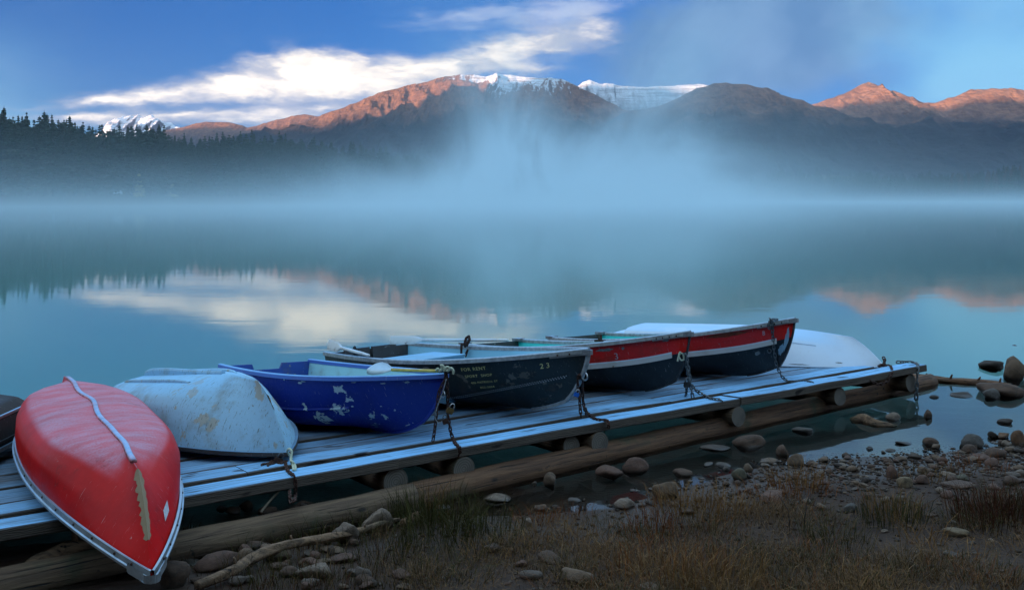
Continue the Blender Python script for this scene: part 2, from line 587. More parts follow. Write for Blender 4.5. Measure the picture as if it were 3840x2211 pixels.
def make_water():
    a = np.radians(np.linspace(-180, 180, 181))
    r = np.concatenate([[0.01], np.geomspace(1, 1700, 40)])
    Aa, Rr = np.meshgrid(a, r, indexing='ij')
    P = np.stack([np.sin(Aa) * Rr, np.cos(Aa) * Rr, np.zeros_like(Rr)], -1)
    tag(link('water', grid_mesh(P, 'water'), None, mat_water()), kind='structure')
    # the milky deep water: glacial silt hanging in the lake under a metre down
    P2 = P.copy(); P2[..., 2] = -0.75
    tag(link('lake_bed', grid_mesh(P2, 'lake_bed'), None, mat_silt()), kind='structure')


make_water()


# ------------------------------------------------------------------ air
def box_mesh(lo, hi, name):
    bm = bmesh.new()
    bmesh.ops.create_cube(bm, size=1.0)
    for v in bm.verts:
        v.co = Vector([lo[k] + (v.co[k] + 0.5) * (hi[k] - lo[k]) for k in range(3)])
    return bm_mesh(bm, name)


def volume_mat(name):
    m = bpy.data.materials.new(name)
    m.use_nodes = True
    t = m.node_tree
    t.nodes.remove(t.nodes['Principled BSDF'])
    g = NT(t)
    v = g.n('VolumePrincipled')
    t.links.new(v.outputs[0], t.nodes['Material Output'].inputs['Volume'])
    return m, g, v


def make_air():
    m, g, v = volume_mat('even_haze')
    v.inputs['Color'].default_value = (0.45, 0.60, 1.0, 1)
    v.inputs['Density'].default_value = HAZE
    v.inputs['Anisotropy'].default_value = 0.2
    o = link('haze', box_mesh((-21000, -13000, -6), (21000, 26500, 2600), 'haze'), None, m)
    tag(o, kind='stuff')
    # lake mist: dense on the water, torn into rising wisps
    m, g, v = volume_mat('lake_mist')
    p = geo_pos(g)
    x, y, z = g.xyz(p)
    big = g.noise(g.mapping(p, rot=(0, 0.25, 0.0), scale=(1.0, 0.06, 0.7)), 0.019, 3.0, 0.5)
    wis = g.noise(g.mapping(p, loc=(7.3, 2.1, 0.0), rot=(0, 0.40, 0.0), scale=(1.0, 0.045, 0.42)), 0.062, 5.0, 0.60, 0.8)
    # how high and how thick the mist stands in different parts of the lake
    ex = g.math('POWER', g.math('DIVIDE', g.sub(x, 118.0), 48.0), 2.0)
    ey = g.math('POWER', g.math('DIVIDE', g.sub(y, 580.0), 190.0), 2.0)
    plume = g.math('EXPONENT', g.mul(g.add(ex, ey), -1.0))
    mid = g.ramp(x, -95.0, 15.0)
    east = g.ramp(g.sub(x, g.mul(y, 0.205)), -25.0, 35.0)
    hgt = g.add(g.add(6.0, g.mul(mid, 9.5)), g.mul(plume, 16.0))
    hgt = g.mul(hgt, g.sub(1.0, g.mul(east, 0.60)))
    hgt = g.mul(hgt, g.ramp(big, 0.30, 0.70, 0.45, 1.60))
    rho = g.mul(g.add(0.40, g.mul(mid, 1.10)), g.sub(1.0, g.mul(east, 0.88)))
    torn = g.ramp(z, 0.0, 7.0)
    wsp = g.ramp(wis, 0.38, 0.66, 0.15, 2.2)
    body = g.mul(g.math('EXPONENT', g.mul(g.math('DIVIDE', z, hgt), -1.0)), rho)
    veil = g.mul(g.mul(plume, g.math('EXPONENT', g.mul(z, -0.019))), 0.30)
    body = g.mul(g.add(body, veil), g.add(g.mul(wsp, torn), g.sub(1.0, torn)))
    skin = g.mul(g.mul(g.math('EXPONENT', g.mul(z, -0.24)), 0.17), g.ramp(big, 0.3, 0.7, 0.4, 1.6))
    near = g.ramp(y, 26.0, 150.0)
    skin = g.mul(skin, g.ramp(y, 24.0, 120.0))
    edge = g.mul(g.ramp(z, 138.0, 90.0), g.mul(g.ramp(y, 880.0, 700.0), g.mul(g.ramp(x, -330.0, -250.0), g.ramp(x, 560.0, 460.0))))
    dens = g.mul(g.mul(g.add(g.mul(body, near), skin), edge), MIST)
    g.put(v.inputs['Density'], dens)
    v.inputs['Color'].default_value = (0.74, 0.90, 1.0, 1)
    v.inputs['Anisotropy'].default_value = 0.1
    o = link('mist', box_mesh((-330, 22, -5), (560, 900, 140), 'mist'), None, m)
    tag(o, kind='stuff')


HAZE = 1.15e-5
MIST = 0.0085
make_air()
# ------------------------------------------------------------------ materials of the near things
FROST = (0.25, 0.60, 0.98)


def frost(g, base, lo, hi, amt=1.0, scale=30.0, patch=1.6):
    """hoar frost settles on what faces the open sky"""
    p = geo_pos(g)
    nz = g.xyz(g.n('NewGeometry').outputs['Normal'])[2]
    f = g.ramp(nz, lo, hi)
    n = g.noise(p, patch, 5.0, 0.6)
    n2 = g.noise(p, scale * 4, 2.0, 0.6)
    f = g.mul(f, g.ramp(n, 0.25, 0.6, 0.45, 1.0))
    f = g.mul(f, g.ramp(n2, 0.25, 0.7, 0.72, 1.0))
    f = g.mul(f, amt)
    return g.mix(f, base, FROST), f


def mat_plank():
    m, g, b = material('frosted_plank')
    o = obj_pos(g)
    rnd = g.n('ObjectInfo').outputs['Random']
    sh = g.vec(g.mul(rnd, 37.0), g.mul(rnd, 11.0), g.mul(rnd, 23.0))
    q = g.vmath('ADD', o, sh)
    gr = g.noise(g.mapping(q, scale=(0.35, 9.0, 16.0)), 4.0, 6.0, 0.62, 0.8)
    rings = g.n('TexWave', wave_type='BANDS', bands_direction='Z')
    g.put(rings.inputs[0], g.mapping(q, scale=(0.22, 0.5, 1.0)))
    rings.inputs['Scale'].default_value = 20.0
    rings.inputs['Distortion'].default_value = 9.0
    rings.inputs['Detail'].default_value = 3.0
    rings.inputs['Detail Scale'].default_value = 1.2
    rg = rings.outputs['Fac']
    c = g.mix(g.ramp(gr, 0.3, 0.7), (0.030, 0.024, 0.020), (0.125, 0.100, 0.080))
    c = g.mix(g.mul(rg, 0.55), c, (0.135, 0.115, 0.095))
    knots = g.noise(g.mapping(q, scale=(0.8, 3.0, 3.0)), 3.2, 1.0, 0.4)
    c = g.mix(g.ramp(knots, 0.70, 0.76), c, (0.018, 0.014, 0.012))
    at_ = g.n('Attribute', attribute_type='OBJECT', attribute_name='frost')
    fr = at_.outputs['Fac']
    nz = g.xyz(g.n('NewGeometry').outputs['Normal'])[2]
    f = g.ramp(nz, 0.70, 0.98)
    pn = g.noise(g.mapping(q, scale=(0.5, 1.6, 1.6)), 1.5, 5.0, 0.6)
    f = g.mul(f, g.ramp(g.add(pn, g.mul(g.sub(fr, 0.5), 0.5)), 0.30, 0.62, 0.30, 1.0))
    f = g.mul(f, g.ramp(gr, 0.25, 0.62, 0.25, 1.0))
    f = g.mul(f, g.ramp(knots, 0.68, 0.74, 1.0, 0.25))
    f = g.mul(f, fr)
    c = g.mix(f, c, FROST)
    g.put(b.inputs['Base Color'], c)
    b.inputs['Roughness'].default_value = 0.85
    b.inputs['Specular IOR Level'].default_value = 0.25
    bump(g, b, g.add(gr, g.mul(rg, 0.5)), 0.5, 0.01)
    return m


def mat_log(name, bark, light, wet=False):
    m, g, b = material(name)
    o = obj_pos(g)
    rnd = g.n('ObjectInfo').outputs['Random']
    q = g.vmath('ADD', o, g.vec(g.mul(rnd, 17.0), 0.0, 0.0))
    gr = g.noise(g.mapping(q, scale=(0.5, 6.0, 6.0)), 3.0, 6.0, 0.65, 0.5)
    blot = g.noise(q, 1.3, 5.0, 0.6)
    c = g.mix(g.ramp(gr, 0.32, 0.66), bark, light)
    c = g.mix(g.ramp(blot, 0.52, 0.70), c, (0.035, 0.048, 0.024))
    c = g.mix(g.ramp(g.noise(q, 9.0, 3.0, 0.6), 0.66, 0.74), c, (0.02, 0.015, 0.012))
    kn = g.n('TexVoronoi'); g.put(kn.inputs['Vector'], g.mapping(q, scale=(1.0, 2.2, 2.2))); kn.inputs['Scale'].default_value = 1.5
    c = g.mix(g.ramp(kn.outputs['Distance'], 0.10, 0.03), c, (0.020, 0.014, 0.010))
    crk = g.noise(g.mapping(q, scale=(0.25, 14.0, 14.0)), 3.0, 3.0, 0.6)
    c = g.mix(g.ramp(crk, 0.63, 0.67), c, (0.014, 0.011, 0.009))
    g.put(b.inputs['Base Color'], c)
    b.inputs['Roughness'].default_value = 0.8
    bump(g, b, g.add(gr, g.mul(g.ramp(crk, 0.60, 0.67), -0.8)), 0.8, 0.025)
    return m


def mat_endgrain():
    m, g, b = material('log_end_grain')
    o = obj_pos(g)
    x, y, z = g.xyz(o)
    r = g.math('SQRT', g.add(g.mul(y, y), g.mul(z, z)))
    n = g.noise(o, 6.0, 4.0, 0.6)
    w = g.math('SINE', g.add(g.mul(r, 260.0), g.mul(n, 9.0)))
    c = g.mix(g.ramp(w, -1, 1), (0.10, 0.085, 0.07), (0.17, 0.15, 0.125))
    c = g.mix(g.ramp(g.noise(o, 3.0, 3.0, 0.6), 0.5, 0.75), c, (0.07, 0.06, 0.05))
    g.put(b.inputs['Base Color'], c)
    b.inputs['Roughness'].default_value = 0.9
    return m


def mat_paint(name, base, rough=0.4, chips=0.0, chip_col=(0.55, 0.60, 0.60), dirt=0.3, dirt_col=(0.05, 0.045, 0.04),
              frost_rng=None, frost_amt=1.0, bumpy=0.15, spots=None, metallic=0.0, chip_scale=6.0, grime_scale=3.0, scratch=0.0):
    m, g, b = material(name)
    o = obj_pos(g)
    big = g.noise(o, grime_scale, 6.0, 0.65)
    fin = g.noise(o, 40.0, 4.0, 0.6)
    c = g.mix(g.mul(g.ramp(big, 0.48, 0.72), dirt), base, dirt_col)
    scr = g.noise(g.mapping(o, rot=(0.3, 0.2, 0.5), scale=(1, 6, 1)), 14.0, 3.0, 0.6)
    if chips > 0:
        ch = g.noise(o, chip_scale, 7.0, 0.62)
        mask = g.ramp(ch, 0.72 - chips, 0.745 - chips)
        if spots:
            far = None
            for (sx, sy, sz, rad) in spots:
                dd = g.vmath('DISTANCE', o, (sx, sy, sz))
                v = g.ramp(dd, rad * 0.4, rad, 1.0, 0.0)
                far = v if far is None else g.math('MAXIMUM', far, v)
            mask = g.ramp(g.add(ch, g.mul(far, 0.19)), 0.715, 0.727)
        c = g.mix(mask, c, chip_col)
    c = g.mix(g.mul(g.ramp(scr, 0.66, 0.70), 0.30), c, (0.5, 0.52, 0.52))
    if scratch > 0:
        s1 = g.noise(g.mapping(o, rot=(0.2, 0.6, 0.9), scale=(1, 8, 1.5)), 9.0, 5.0, 0.7)
        s2 = g.noise(o, 26.0, 5.0, 0.7)
        c = g.mix(g.mul(g.ramp(s1, 0.58, 0.66), scratch), c, (0.10, 0.11, 0.10))
        c = g.mix(g.mul(g.ramp(s2, 0.60, 0.70), scratch * 0.8), c, (0.16, 0.15, 0.12))
    if frost_rng:
        c, f = frost(g, c, frost_rng[0], frost_rng[1], frost_amt)
        g.put(b.inputs['Roughness'], g.add(rough, g.mul(f, 0.5)))
    else:
        g.put(b.inputs['Roughness'], g.ramp(fin, 0.3, 0.7, rough, min(rough + 0.2, 1.0)))
    g.put(b.inputs['Base Color'], c)
    b.inputs['Metallic'].default_value = metallic
    bump(g, b, g.add(big, g.mul(fin, 0.25)), bumpy, 0.01)
    return m


def mat_simple(name, col, rough=0.7, metallic=0.0, var=0.25, scale=12.0, frost_rng=None, frost_amt=1.0):
    m, g, b = material(name)
    o = obj_pos(g)
    n = g.noise(o, scale, 5.0, 0.6)
    c = g.mix(g.ramp(n, 0.3, 0.7), tuple(v * (1 - var) for v in col), tuple(min(v * (1 + var), 1) for v in col))
    if frost_rng:
        c, f = frost(g, c, frost_rng[0], frost_rng[1], frost_amt)
    g.put(b.inputs['Base Color'], c)
    b.inputs['Roughness'].default_value = rough
    b.inputs['Metallic'].default_value = metallic
    bump(g, b, n, 0.2, 0.01)
    return m


def mat_canoe():
    m, g, b = material('red_canoe_plastic')
    o = obj_pos(g)
    big = g.noise(o, 2.2, 5.0, 0.6)
    fin = g.noise(o, 60.0, 3.0, 0.6)
    c = g.mix(g.ramp(big, 0.35, 0.7), (0.66, 0.003, 0.002), (0.50, 0.003, 0.003))
    scr = g.noise(g.mapping(o, rot=(0, 0, 0.9), scale=(1.0, 16.0, 1.0)), 8.0, 4.0, 0.65)
    nz = g.xyz(g.n('NewGeometry').outputs['Normal'])[2]
    f = g.ramp(nz, 0.66, 0.97)
    f = g.mul(f, g.ramp(g.noise(g.mapping(o, rot=(0, 0, 0.2), scale=(0.7, 2.2, 1.0)), 3.0, 6.0, 0.65), 0.30, 0.70, 0.26, 0.58))
    f = g.mul(f, g.ramp(fin, 0.25, 0.65, 0.62, 1.0))
    c = g.mix(g.mul(f, 0.92), c, (0.50, 0.60, 0.80))
    c = g.mix(g.mul(g.ramp(scr, 0.66, 0.70), 0.45), c, (0.62, 0.50, 0.50))
    c = g.mix(g.mul(g.ramp(g.noise(o, 4.0, 7.0, 0.7), 0.60, 0.72), 0.5), c, (0.16, 0.012, 0.010))
    c = g.mix(g.mul(g.ramp(g.noise(o, 16.0, 4.0, 0.7), 0.70, 0.74), 0.6), c, (0.55, 0.42, 0.40))
    g.put(b.inputs['Base Color'], c)
    g.put(b.inputs['Roughness'], g.add(0.42, g.mul(f, 0.5)))
    b.inputs['Specular IOR Level'].default_value = 0.16
    bump(g, b, g.add(g.noise(o, 5.0, 4.0, 0.55), g.mul(fin, 0.05)), 0.25, 0.02)
    return m


def mat_beach():
    m, g, b = material('muddy_beach')
    p = geo_pos(g)
    x, y, z = g.xyz(p)
    n = g.noise(p, 1.1, 6.0, 0.62)
    n2 = g.noise(p, 14.0, 5.0, 0.65)
    c = g.mix(g.ramp(n, 0.35, 0.65), (0.028, 0.0145, 0.009), (0.048, 0.026, 0.015))
    c = g.mix(g.ramp(n2, 0.45, 0.75), c, (0.024, 0.013, 0.008))
    c = g.mix(g.mul(g.ramp(g.noise(p, 45.0, 3.0, 0.6), 0.62, 0.70), 0.5), c, (0.10, 0.065, 0.042))
    # silt settles on the drowned slope
    c = g.mix(g.mul(g.ramp(z, -0.62, -0.79), 1.0), c, (0.25, 0.58, 0.58))
    wet = g.ramp(g.add(z, g.mul(g.sub(n, 0.5), 0.08)), 0.10, 0.01)
    c = g.mix(g.mul(wet, 0.45), c, (0.018, 0.014, 0.012))
    g.put(b.inputs['Base Color'], c)
    g.put(b.inputs['Roughness'], g.ramp(wet, 0.0, 1.0, 0.92, 0.38))
    b.inputs['Specular IOR Level'].default_value = 0.35
    bump(g, b, g.add(n2, g.mul(n, 0.6)), 0.5, 0.03)
    return m


def mat_stone():
    m, g, b = material('beach_stone')
    o = obj_pos(g)
    rnd = g.n('ObjectInfo').outputs['Random']
    tint = g.n('Attribute', attribute_type='OBJECT', attribute_name='tint')
    q = g.vmath('ADD', o, g.vec(g.mul(rnd, 31.0), g.mul(rnd, 7.0), 0.0))
    n = g.noise(q, 2.3, 6.0, 0.65)
    n2 = g.noise(q, 22.0, 4.0, 0.7)
    c = tint.outputs['Color']
    c = g.mix(g.ramp(n, 0.35, 0.7), c, g.mix(1.0, c, (0.62, 0.58, 0.55), 'MULTIPLY'))
    c = g.mix(g.mul(g.ramp(n2, 0.55, 0.75), 0.5), c, g.mix(1.0, c, (1.5, 1.5, 1.5), 'MULTIPLY'))
    vn = g.n('TexVoronoi', feature='DISTANCE_TO_EDGE'); g.put(vn.inputs['Vector'], g.vmath('ADD', q, g.vmath('MULTIPLY', g.noise(q, 3.0, 3.0, 0.6, out=1), (0.5, 0.5, 0.5)))); vn.inputs['Scale'].default_value = 0.9
    c = g.mix(g.mul(g.ramp(vn.outputs['Distance'], 0.035, 0.0), 0.7), c, (0.03, 0.025, 0.02))
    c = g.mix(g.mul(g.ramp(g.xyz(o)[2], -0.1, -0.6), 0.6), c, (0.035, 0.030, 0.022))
    z = g.xyz(geo_pos(g))[2]
    wet = g.ramp(z, 0.05, 0.0)
    c = g.mix(g.mul(wet, 0.6), c, (0.022, 0.020, 0.016))
    g.put(b.inputs['Base Color'], c)
    g.put(b.inputs['Roughness'], g.ramp(wet, 0, 1, 0.85, 0.3))
    bump(g, b, g.add(n, g.mul(n2, 0.3)), 0.5, 0.02)
    return m


def mat_vcol(name, rough=0.8, trans=0.0):
    m, g, b = material(name)
    a = g.n('Attribute', attribute_name='tint')
    g.put(b.inputs['Base Color'], a.outputs['Color'])
    b.inputs['Roughness'].default_value = rough
    b.inputs['Specular IOR Level'].default_value = 0.2
    return m


M_PLANK = mat_plank()
M_LOG = mat_log('weathered_log', (0.070, 0.042, 0.025), (0.165, 0.108, 0.062))
M_LOG_BROWN = mat_log('brown_wet_log', (0.070, 0.034, 0.018), (0.175, 0.088, 0.042))
M_DRIFT = mat_log('driftwood', (0.075, 0.045, 0.026), (0.24, 0.145, 0.080))
M_END = mat_endgrain()
M_BEACH = mat_beach()
M_STONE = mat_stone()
M_ALU = mat_simple('dull_aluminium', (0.36, 0.38, 0.38), 0.5, 0.35, 0.25, 18.0, (0.45, 0.95), 0.75)
M_ALU_DARK = mat_simple('grey_aluminium_plate', (0.21, 0.22, 0.23), 0.5, 0.3, 0.25, 20.0, (0.7, 1.0), 0.7)
M_BOLT = mat_simple('bright_bolt', (0.55, 0.56, 0.56), 0.4, 0.6)
M_RUST = mat_simple('rusty_iron', (0.060, 0.028, 0.020), 0.85, 0.2, 0.5, 60.0)
M_STEEL = mat_simple('cold_steel_chain', (0.12, 0.14, 0.15), 0.55, 0.5, 0.4, 60.0)
M_BRASS = mat_simple('old_brass', (0.20, 0.14, 0.06), 0.5, 0.6, 0.3, 30.0)
M_SHACKLE = mat_simple('shiny_shackle', (0.5, 0.52, 0.53), 0.3, 0.8)
M_BLUEPLASTIC = mat_simple('blue_plastic', (0.01, 0.12, 0.50), 0.4)
M_ROPE = mat_simple('pale_green_rope', (0.50, 0.56, 0.42), 0.9, 0.0, 0.3, 80.0)
M_OLDROPE = mat_simple('old_tan_rope', (0.16, 0.13, 0.09), 0.95, 0.0, 0.3, 80.0)
M_CABLE = mat_simple('grey_cable', (0.25, 0.27, 0.28), 0.6)
M_OAR = mat_paint('worn_white_oar', (0.84, 0.83, 0.78), 0.7, 0.05, (0.26, 0.21, 0.16), 0.45, (0.22, 0.19, 0.15), (0.3, 0.95), 0.55)
M_BLADE_WHITE = mat_simple('white_paddle_plastic', (0.62, 0.70, 0.70), 0.5, 0, 0.08, 8, (0.3, 0.95), 0.5)
M_YELLOW = mat_simple('yellow_paddle_shaft', (0.50, 0.38, 0.07), 0.5)
M_BLACK = mat_simple('black_rubber', (0.012, 0.012, 0.013), 0.5)
M_CANOE = mat_canoe()
M_CANOE_RIM = mat_simple('canoe_rim_aluminium', (0.34, 0.36, 0.37), 0.38, 0.55, 0.2, 10.0, (0.5, 1.0), 0.5)
M_CANOE_KEEL = mat_simple('frosted_keel', (0.50, 0.20, 0.21), 0.8, 0, 0.5, 14, (0.35, 0.95), 0.85)
M_SCAR = mat_paint('bare_fibreglass', (0.34, 0.25, 0.15), 0.85, 0.06, (0.45, 0.38, 0.28), 0.5, (0.16, 0.10, 0.06))
M_STICKER = mat_simple('faded_sticker', (0.55, 0.56, 0.60), 0.5, 0, 0.15, 40)
M_LBLUE = mat_paint('weathered_pale_blue_paint', (0.30, 0.54, 0.70), 0.7, 0.12, (0.34, 0.38, 0.34), 0.85, (0.20, 0.22, 0.18), (0.60, 1.0), 0.50, 0.5, chip_scale=3.4, grime_scale=2.6, scratch=0.9)
M_LBLUE_BOW = mat_paint('worn_blue_bow_paint', (0.24, 0.42, 0.54), 0.65, 0.09, (0.05, 0.06, 0.07), 0.5, (0.10, 0.10, 0.09), (0.5, 1.0), 0.3, 0.3)
M_BLUE = mat_paint('deep_blue_paint', (0.001, 0.020, 0.26), 0.40, 0.02, (0.50, 0.60, 0.62), 0.25, (0.004, 0.010, 0.10), None, 1, 0.12,
                   spots=[(0.60, 2.62, 0.38, 0.24), (0.55, 2.50, 0.24, 0.22), (0.55, 2.78, 0.36, 0.14), (0.40, 2.9, 0.10, 0.32), (0.3, 3.1, 0.06, 0.3), (0.66, 1.7, 0.30, 0.10), (0.66, 2.0, 0.26, 0.08), (0.55, 2.2, 0.12, 0.2)], chip_scale=9.0)
M_BLUE_RIM = mat_paint('blue_rim_paint', (0.07, 0.16, 0.50), 0.45, 0.0, dirt=0.3, dirt_col=(0.20, 0.08, 0.14), frost_rng=(0.35, 0.95), frost_amt=0.85)
M_BLUE_IN = mat_paint('pale_boat_lining', (0.34, 0.64, 0.68), 0.6, 0.02, (0.16, 0.12, 0.08), 0.55, (0.20, 0.20, 0.16), (0.6, 1.0), 0.4)
M_BLUE_TRANSOM = mat_paint('worn_blue_transom', (0.02, 0.07, 0.33), 0.6, 0.12, (0.20, 0.22, 0.22), 0.7, (0.10, 0.10, 0.10), chip_scale=11)
M_B23 = mat_paint('scuffed_black_paint', (0.020, 0.029, 0.029), 0.42, 0.095, (0.16, 0.15, 0.12), 0.8, (0.085, 0.066, 0.048), None, 1, 0.2, chip_scale=4.2, grime_scale=1.8, scratch=0.25)
M_B23_IN = mat_paint('pale_blue_boat_interior', (0.28, 0.60, 0.74), 0.6, 0.03, (0.62, 0.66, 0.66), 0.35, (0.20, 0.25, 0.26), (0.6, 1.0), 0.5, chip_scale=14)
M_SEAT = mat_paint('blue_grey_seat', (0.18, 0.36, 0.48), 0.6, 0.02, (0.15, 0.12, 0.09), 0.3, (0.15, 0.2, 0.22), (0.6, 1.0), 0.75)
M_DARKWOOD = mat_paint('dark_weathered_board', (0.055, 0.050, 0.050), 0.8, 0.03, (0.15, 0.14, 0.13), 0.5, (0.025, 0.022, 0.022), (0.6, 1.0), 0.45)
M_RED = mat_paint('faded_red_paint', (0.74, 0.010, 0.006), 0.42, 0.035, (0.26, 0.20, 0.18), 0.4, (0.17, 0.035, 0.012), None, 1, 0.15, chip_scale=5.5)
M_BLACKHULL = mat_paint('black_hull_paint', (0.012, 0.014, 0.016), 0.38, 0.0, dirt=0.5, dirt_col=(0.035, 0.04, 0.042))
M_TURQ = mat_paint('turquoise_interior', (0.06, 0.72, 0.68), 0.55, 0.01, (0.3, 0.4, 0.4), 0.2, (0.05, 0.3, 0.3))
M_RAIL = mat_paint('frosted_white_rail', (0.44, 0.46, 0.46), 0.6, 0.03, (0.12, 0.08, 0.05), 0.4, (0.25, 0.22, 0.18), (0.1, 0.8), 0.6)
M_WHITE = mat_paint('smooth_white_gelcoat', (0.66, 0.78, 0.88), 0.35, 0.0, dirt=0.12, dirt_col=(0.42, 0.46, 0.50), frost_rng=(0.55, 0.98), frost_amt=0.7, bumpy=0.04)
M_OLDBLACK = mat_paint('old_black_hull', (0.009, 0.008, 0.009), 0.8, 0.075, (0.02, 0.11, 0.46), 0.6, (0.06, 0.045, 0.04), (0.9, 1.0), 0.06, chip_scale=2.6)
M_LETTER = mat_paint('faded_yellow_stencil', (0.95, 0.86, 0.36), 0.8, 0.05, (0.03, 0.03, 0.025), 0.5, (0.12, 0.11, 0.05), chip_scale=30)
M_MARK = mat_paint('faded_white_mark', (0.50, 0.46, 0.50), 0.8, 0.05, (0.3, 0.05, 0.05), 0.5, (0.3, 0.1, 0.12), chip_scale=30)
M_MARK_RED = mat_simple('pink_worn_mark', (0.45, 0.12, 0.12), 0.8)
# ------------------------------------------------------------------ beach sheet
def make_beach():
    xs = np.arange(-15.5, 15.51, 0.085)
    ys = np.concatenate([np.arange(2.5, 15, 0.075), np.arange(15, 27.1, 0.4)])
    X, Y = np.meshgrid(xs, ys, indexing='ij')
    Z = near_z(X, Y)
    tag(link('beach', grid_mesh(np.stack([X, Y, Z], -1), 'beach'), None, M_BEACH), kind='structure')


make_beach()


_DD = np.arange(3.0, 23.0, 0.03)


def ground_hit(px, py):
    """point of the beach seen at a pixel"""
    a, b = (px - 1920) / F, (py - HZ) / F
    zz = np.maximum(near_z(a * _DD, _DD), -0.02)
    hit = np.nonzero(CAMZ - _DD * b <= zz)[0]
    if len(hit):
        d = float(_DD[hit[0]])
        return Vector((a * d, d, float(zz[hit[0]])))
    return at(px, py, 0.0)


# ------------------------------------------------------------------ the dock; r runs along it, s across it, away from the camera
UX, UY = 0.8240, 0.5660
TILT = 0.07
S0, Z0 = 8.02, 0.434


def DK(r, s, h=0.0):
    return Vector((r * UX - s * UY, r * UY + s * UX, Z0 - TILT * (s - S0) + h))


def deck_hit(px, py, h=0.0):
    a, b = (px - 1920) / F, (py - HZ) / F
    c = -UY * a + UX
    lam = (CAMZ - Z0 - TILT * S0 - h) / (b - TILT * c)
    return Vector((a * lam, lam, CAMZ - b * lam))


def face_hit(px, py, s=S0 - 0.018):
    a, b = (px - 1920) / F, (py - HZ) / F
    lam = s / (-UY * a + UX)
    return Vector((a * lam, lam, CAMZ - b * lam))


DOCK_ROT = Matrix(((UX, -UY, 0, 0), (UY, UX, 0, 0), (0, 0, 1, 0), (0, 0, 0, 1))) @ Matrix.Rotation(-math.atan(TILT), 4, 'X')


def log_mesh(length, r0, r1, name, seg=20, rings=26, bend=0.02, seed=1, mat=None, lump=0.05):
    """a log along +x from 0 to length, rings slightly out of round, sawn flat ends"""
    rr = random.Random(seed)
    V, Fc = [], []
    ph = rr.random() * 9
    for i in range(rings):
        t = i / (rings - 1)
        rad = r0 + (r1 - r0) * t
        cy_, cz_ = bend * math.sin(t * 3.0 + ph) - bend * math.sin(ph), bend * math.cos(t * 2.3 + ph) - bend * math.cos(ph)
        for k in range(seg):
            a = 2 * math.pi * k / seg
            q = rad * (1 + lump * mnoise.noise((t * length * 1.7 + seed * 3, math.cos(a) * 0.9, math.sin(a) * 0.9)) * 2)
            if i in (0, rings - 1):
                q *= 0.965
            V.append((t * length, cy_ + q * math.cos(a), cz_ + q * math.sin(a)))
    for i in range(rings - 1):
        for k in range(seg):
            a, b = i * seg + k, i * seg + (k + 1) % seg
            Fc.append((a, b, b + seg, a + seg))
    n = len(V)
    V += [(0, 0, 0), (length, V[-seg][1] - r1 * 0.965, V[-seg][2])]
    for k in range(seg):
        Fc.append((n, (k + 1) % seg, k))
        Fc.append((n + 1, (rings - 1) * seg + k, (rings - 1) * seg + (k + 1) % seg))
    m = bpy.data.meshes.new(name)
    m.from_pydata(V, [], Fc)
    m.materials.append(mat or M_LOG)
    m.materials.append(M_END)
    caps = len(Fc) - 2 * seg
    for i, p in enumerate(m.polygons):
        p.use_smooth = i < caps
        if i >= caps:
            p.material_index = 1
    m.update()
    return m


def aim(o, a, b):
    """lay an object built along +x from point a towards b"""
    a, b = Vector(a), Vector(b)
    q = (b - a).to_track_quat('X', 'Z')
    o.matrix_world = Matrix.Translation(a) @ q.to_matrix().to_4x4()


def plank_mesh(L, W, T, seed):
    rr = random.Random(seed)
    bm = bmesh.new()
    n = max(4, int(L / 0.55))
    prev = None
    e = 0.009
    prof = [(0, e), (e, 0), (W - e, 0), (W, e), (W, T - e), (W - e, T), (e, T), (0, T - e)]
    rows = []
    for i in range(n + 1):
        x = L * i / n
        row = []
        dz, dw = rr.uniform(-0.007, 0.007), rr.uniform(-0.009, 0.009)
        for (y, z) in prof:
            row.append(bm.verts.new((x, y + (dw if 0 < i < n else 0), z - T + dz)))
        rows.append(row)
    for i in range(n):
        for k in range(8):
            bm.faces.new((rows[i][k], rows[i][(k + 1) % 8], rows[i + 1][(k + 1) % 8], rows[i + 1][k]))
    bm.faces.new(rows[0]); bm.faces.new(list(reversed(rows[-1])))
    return bm_mesh(bm, 'plank')


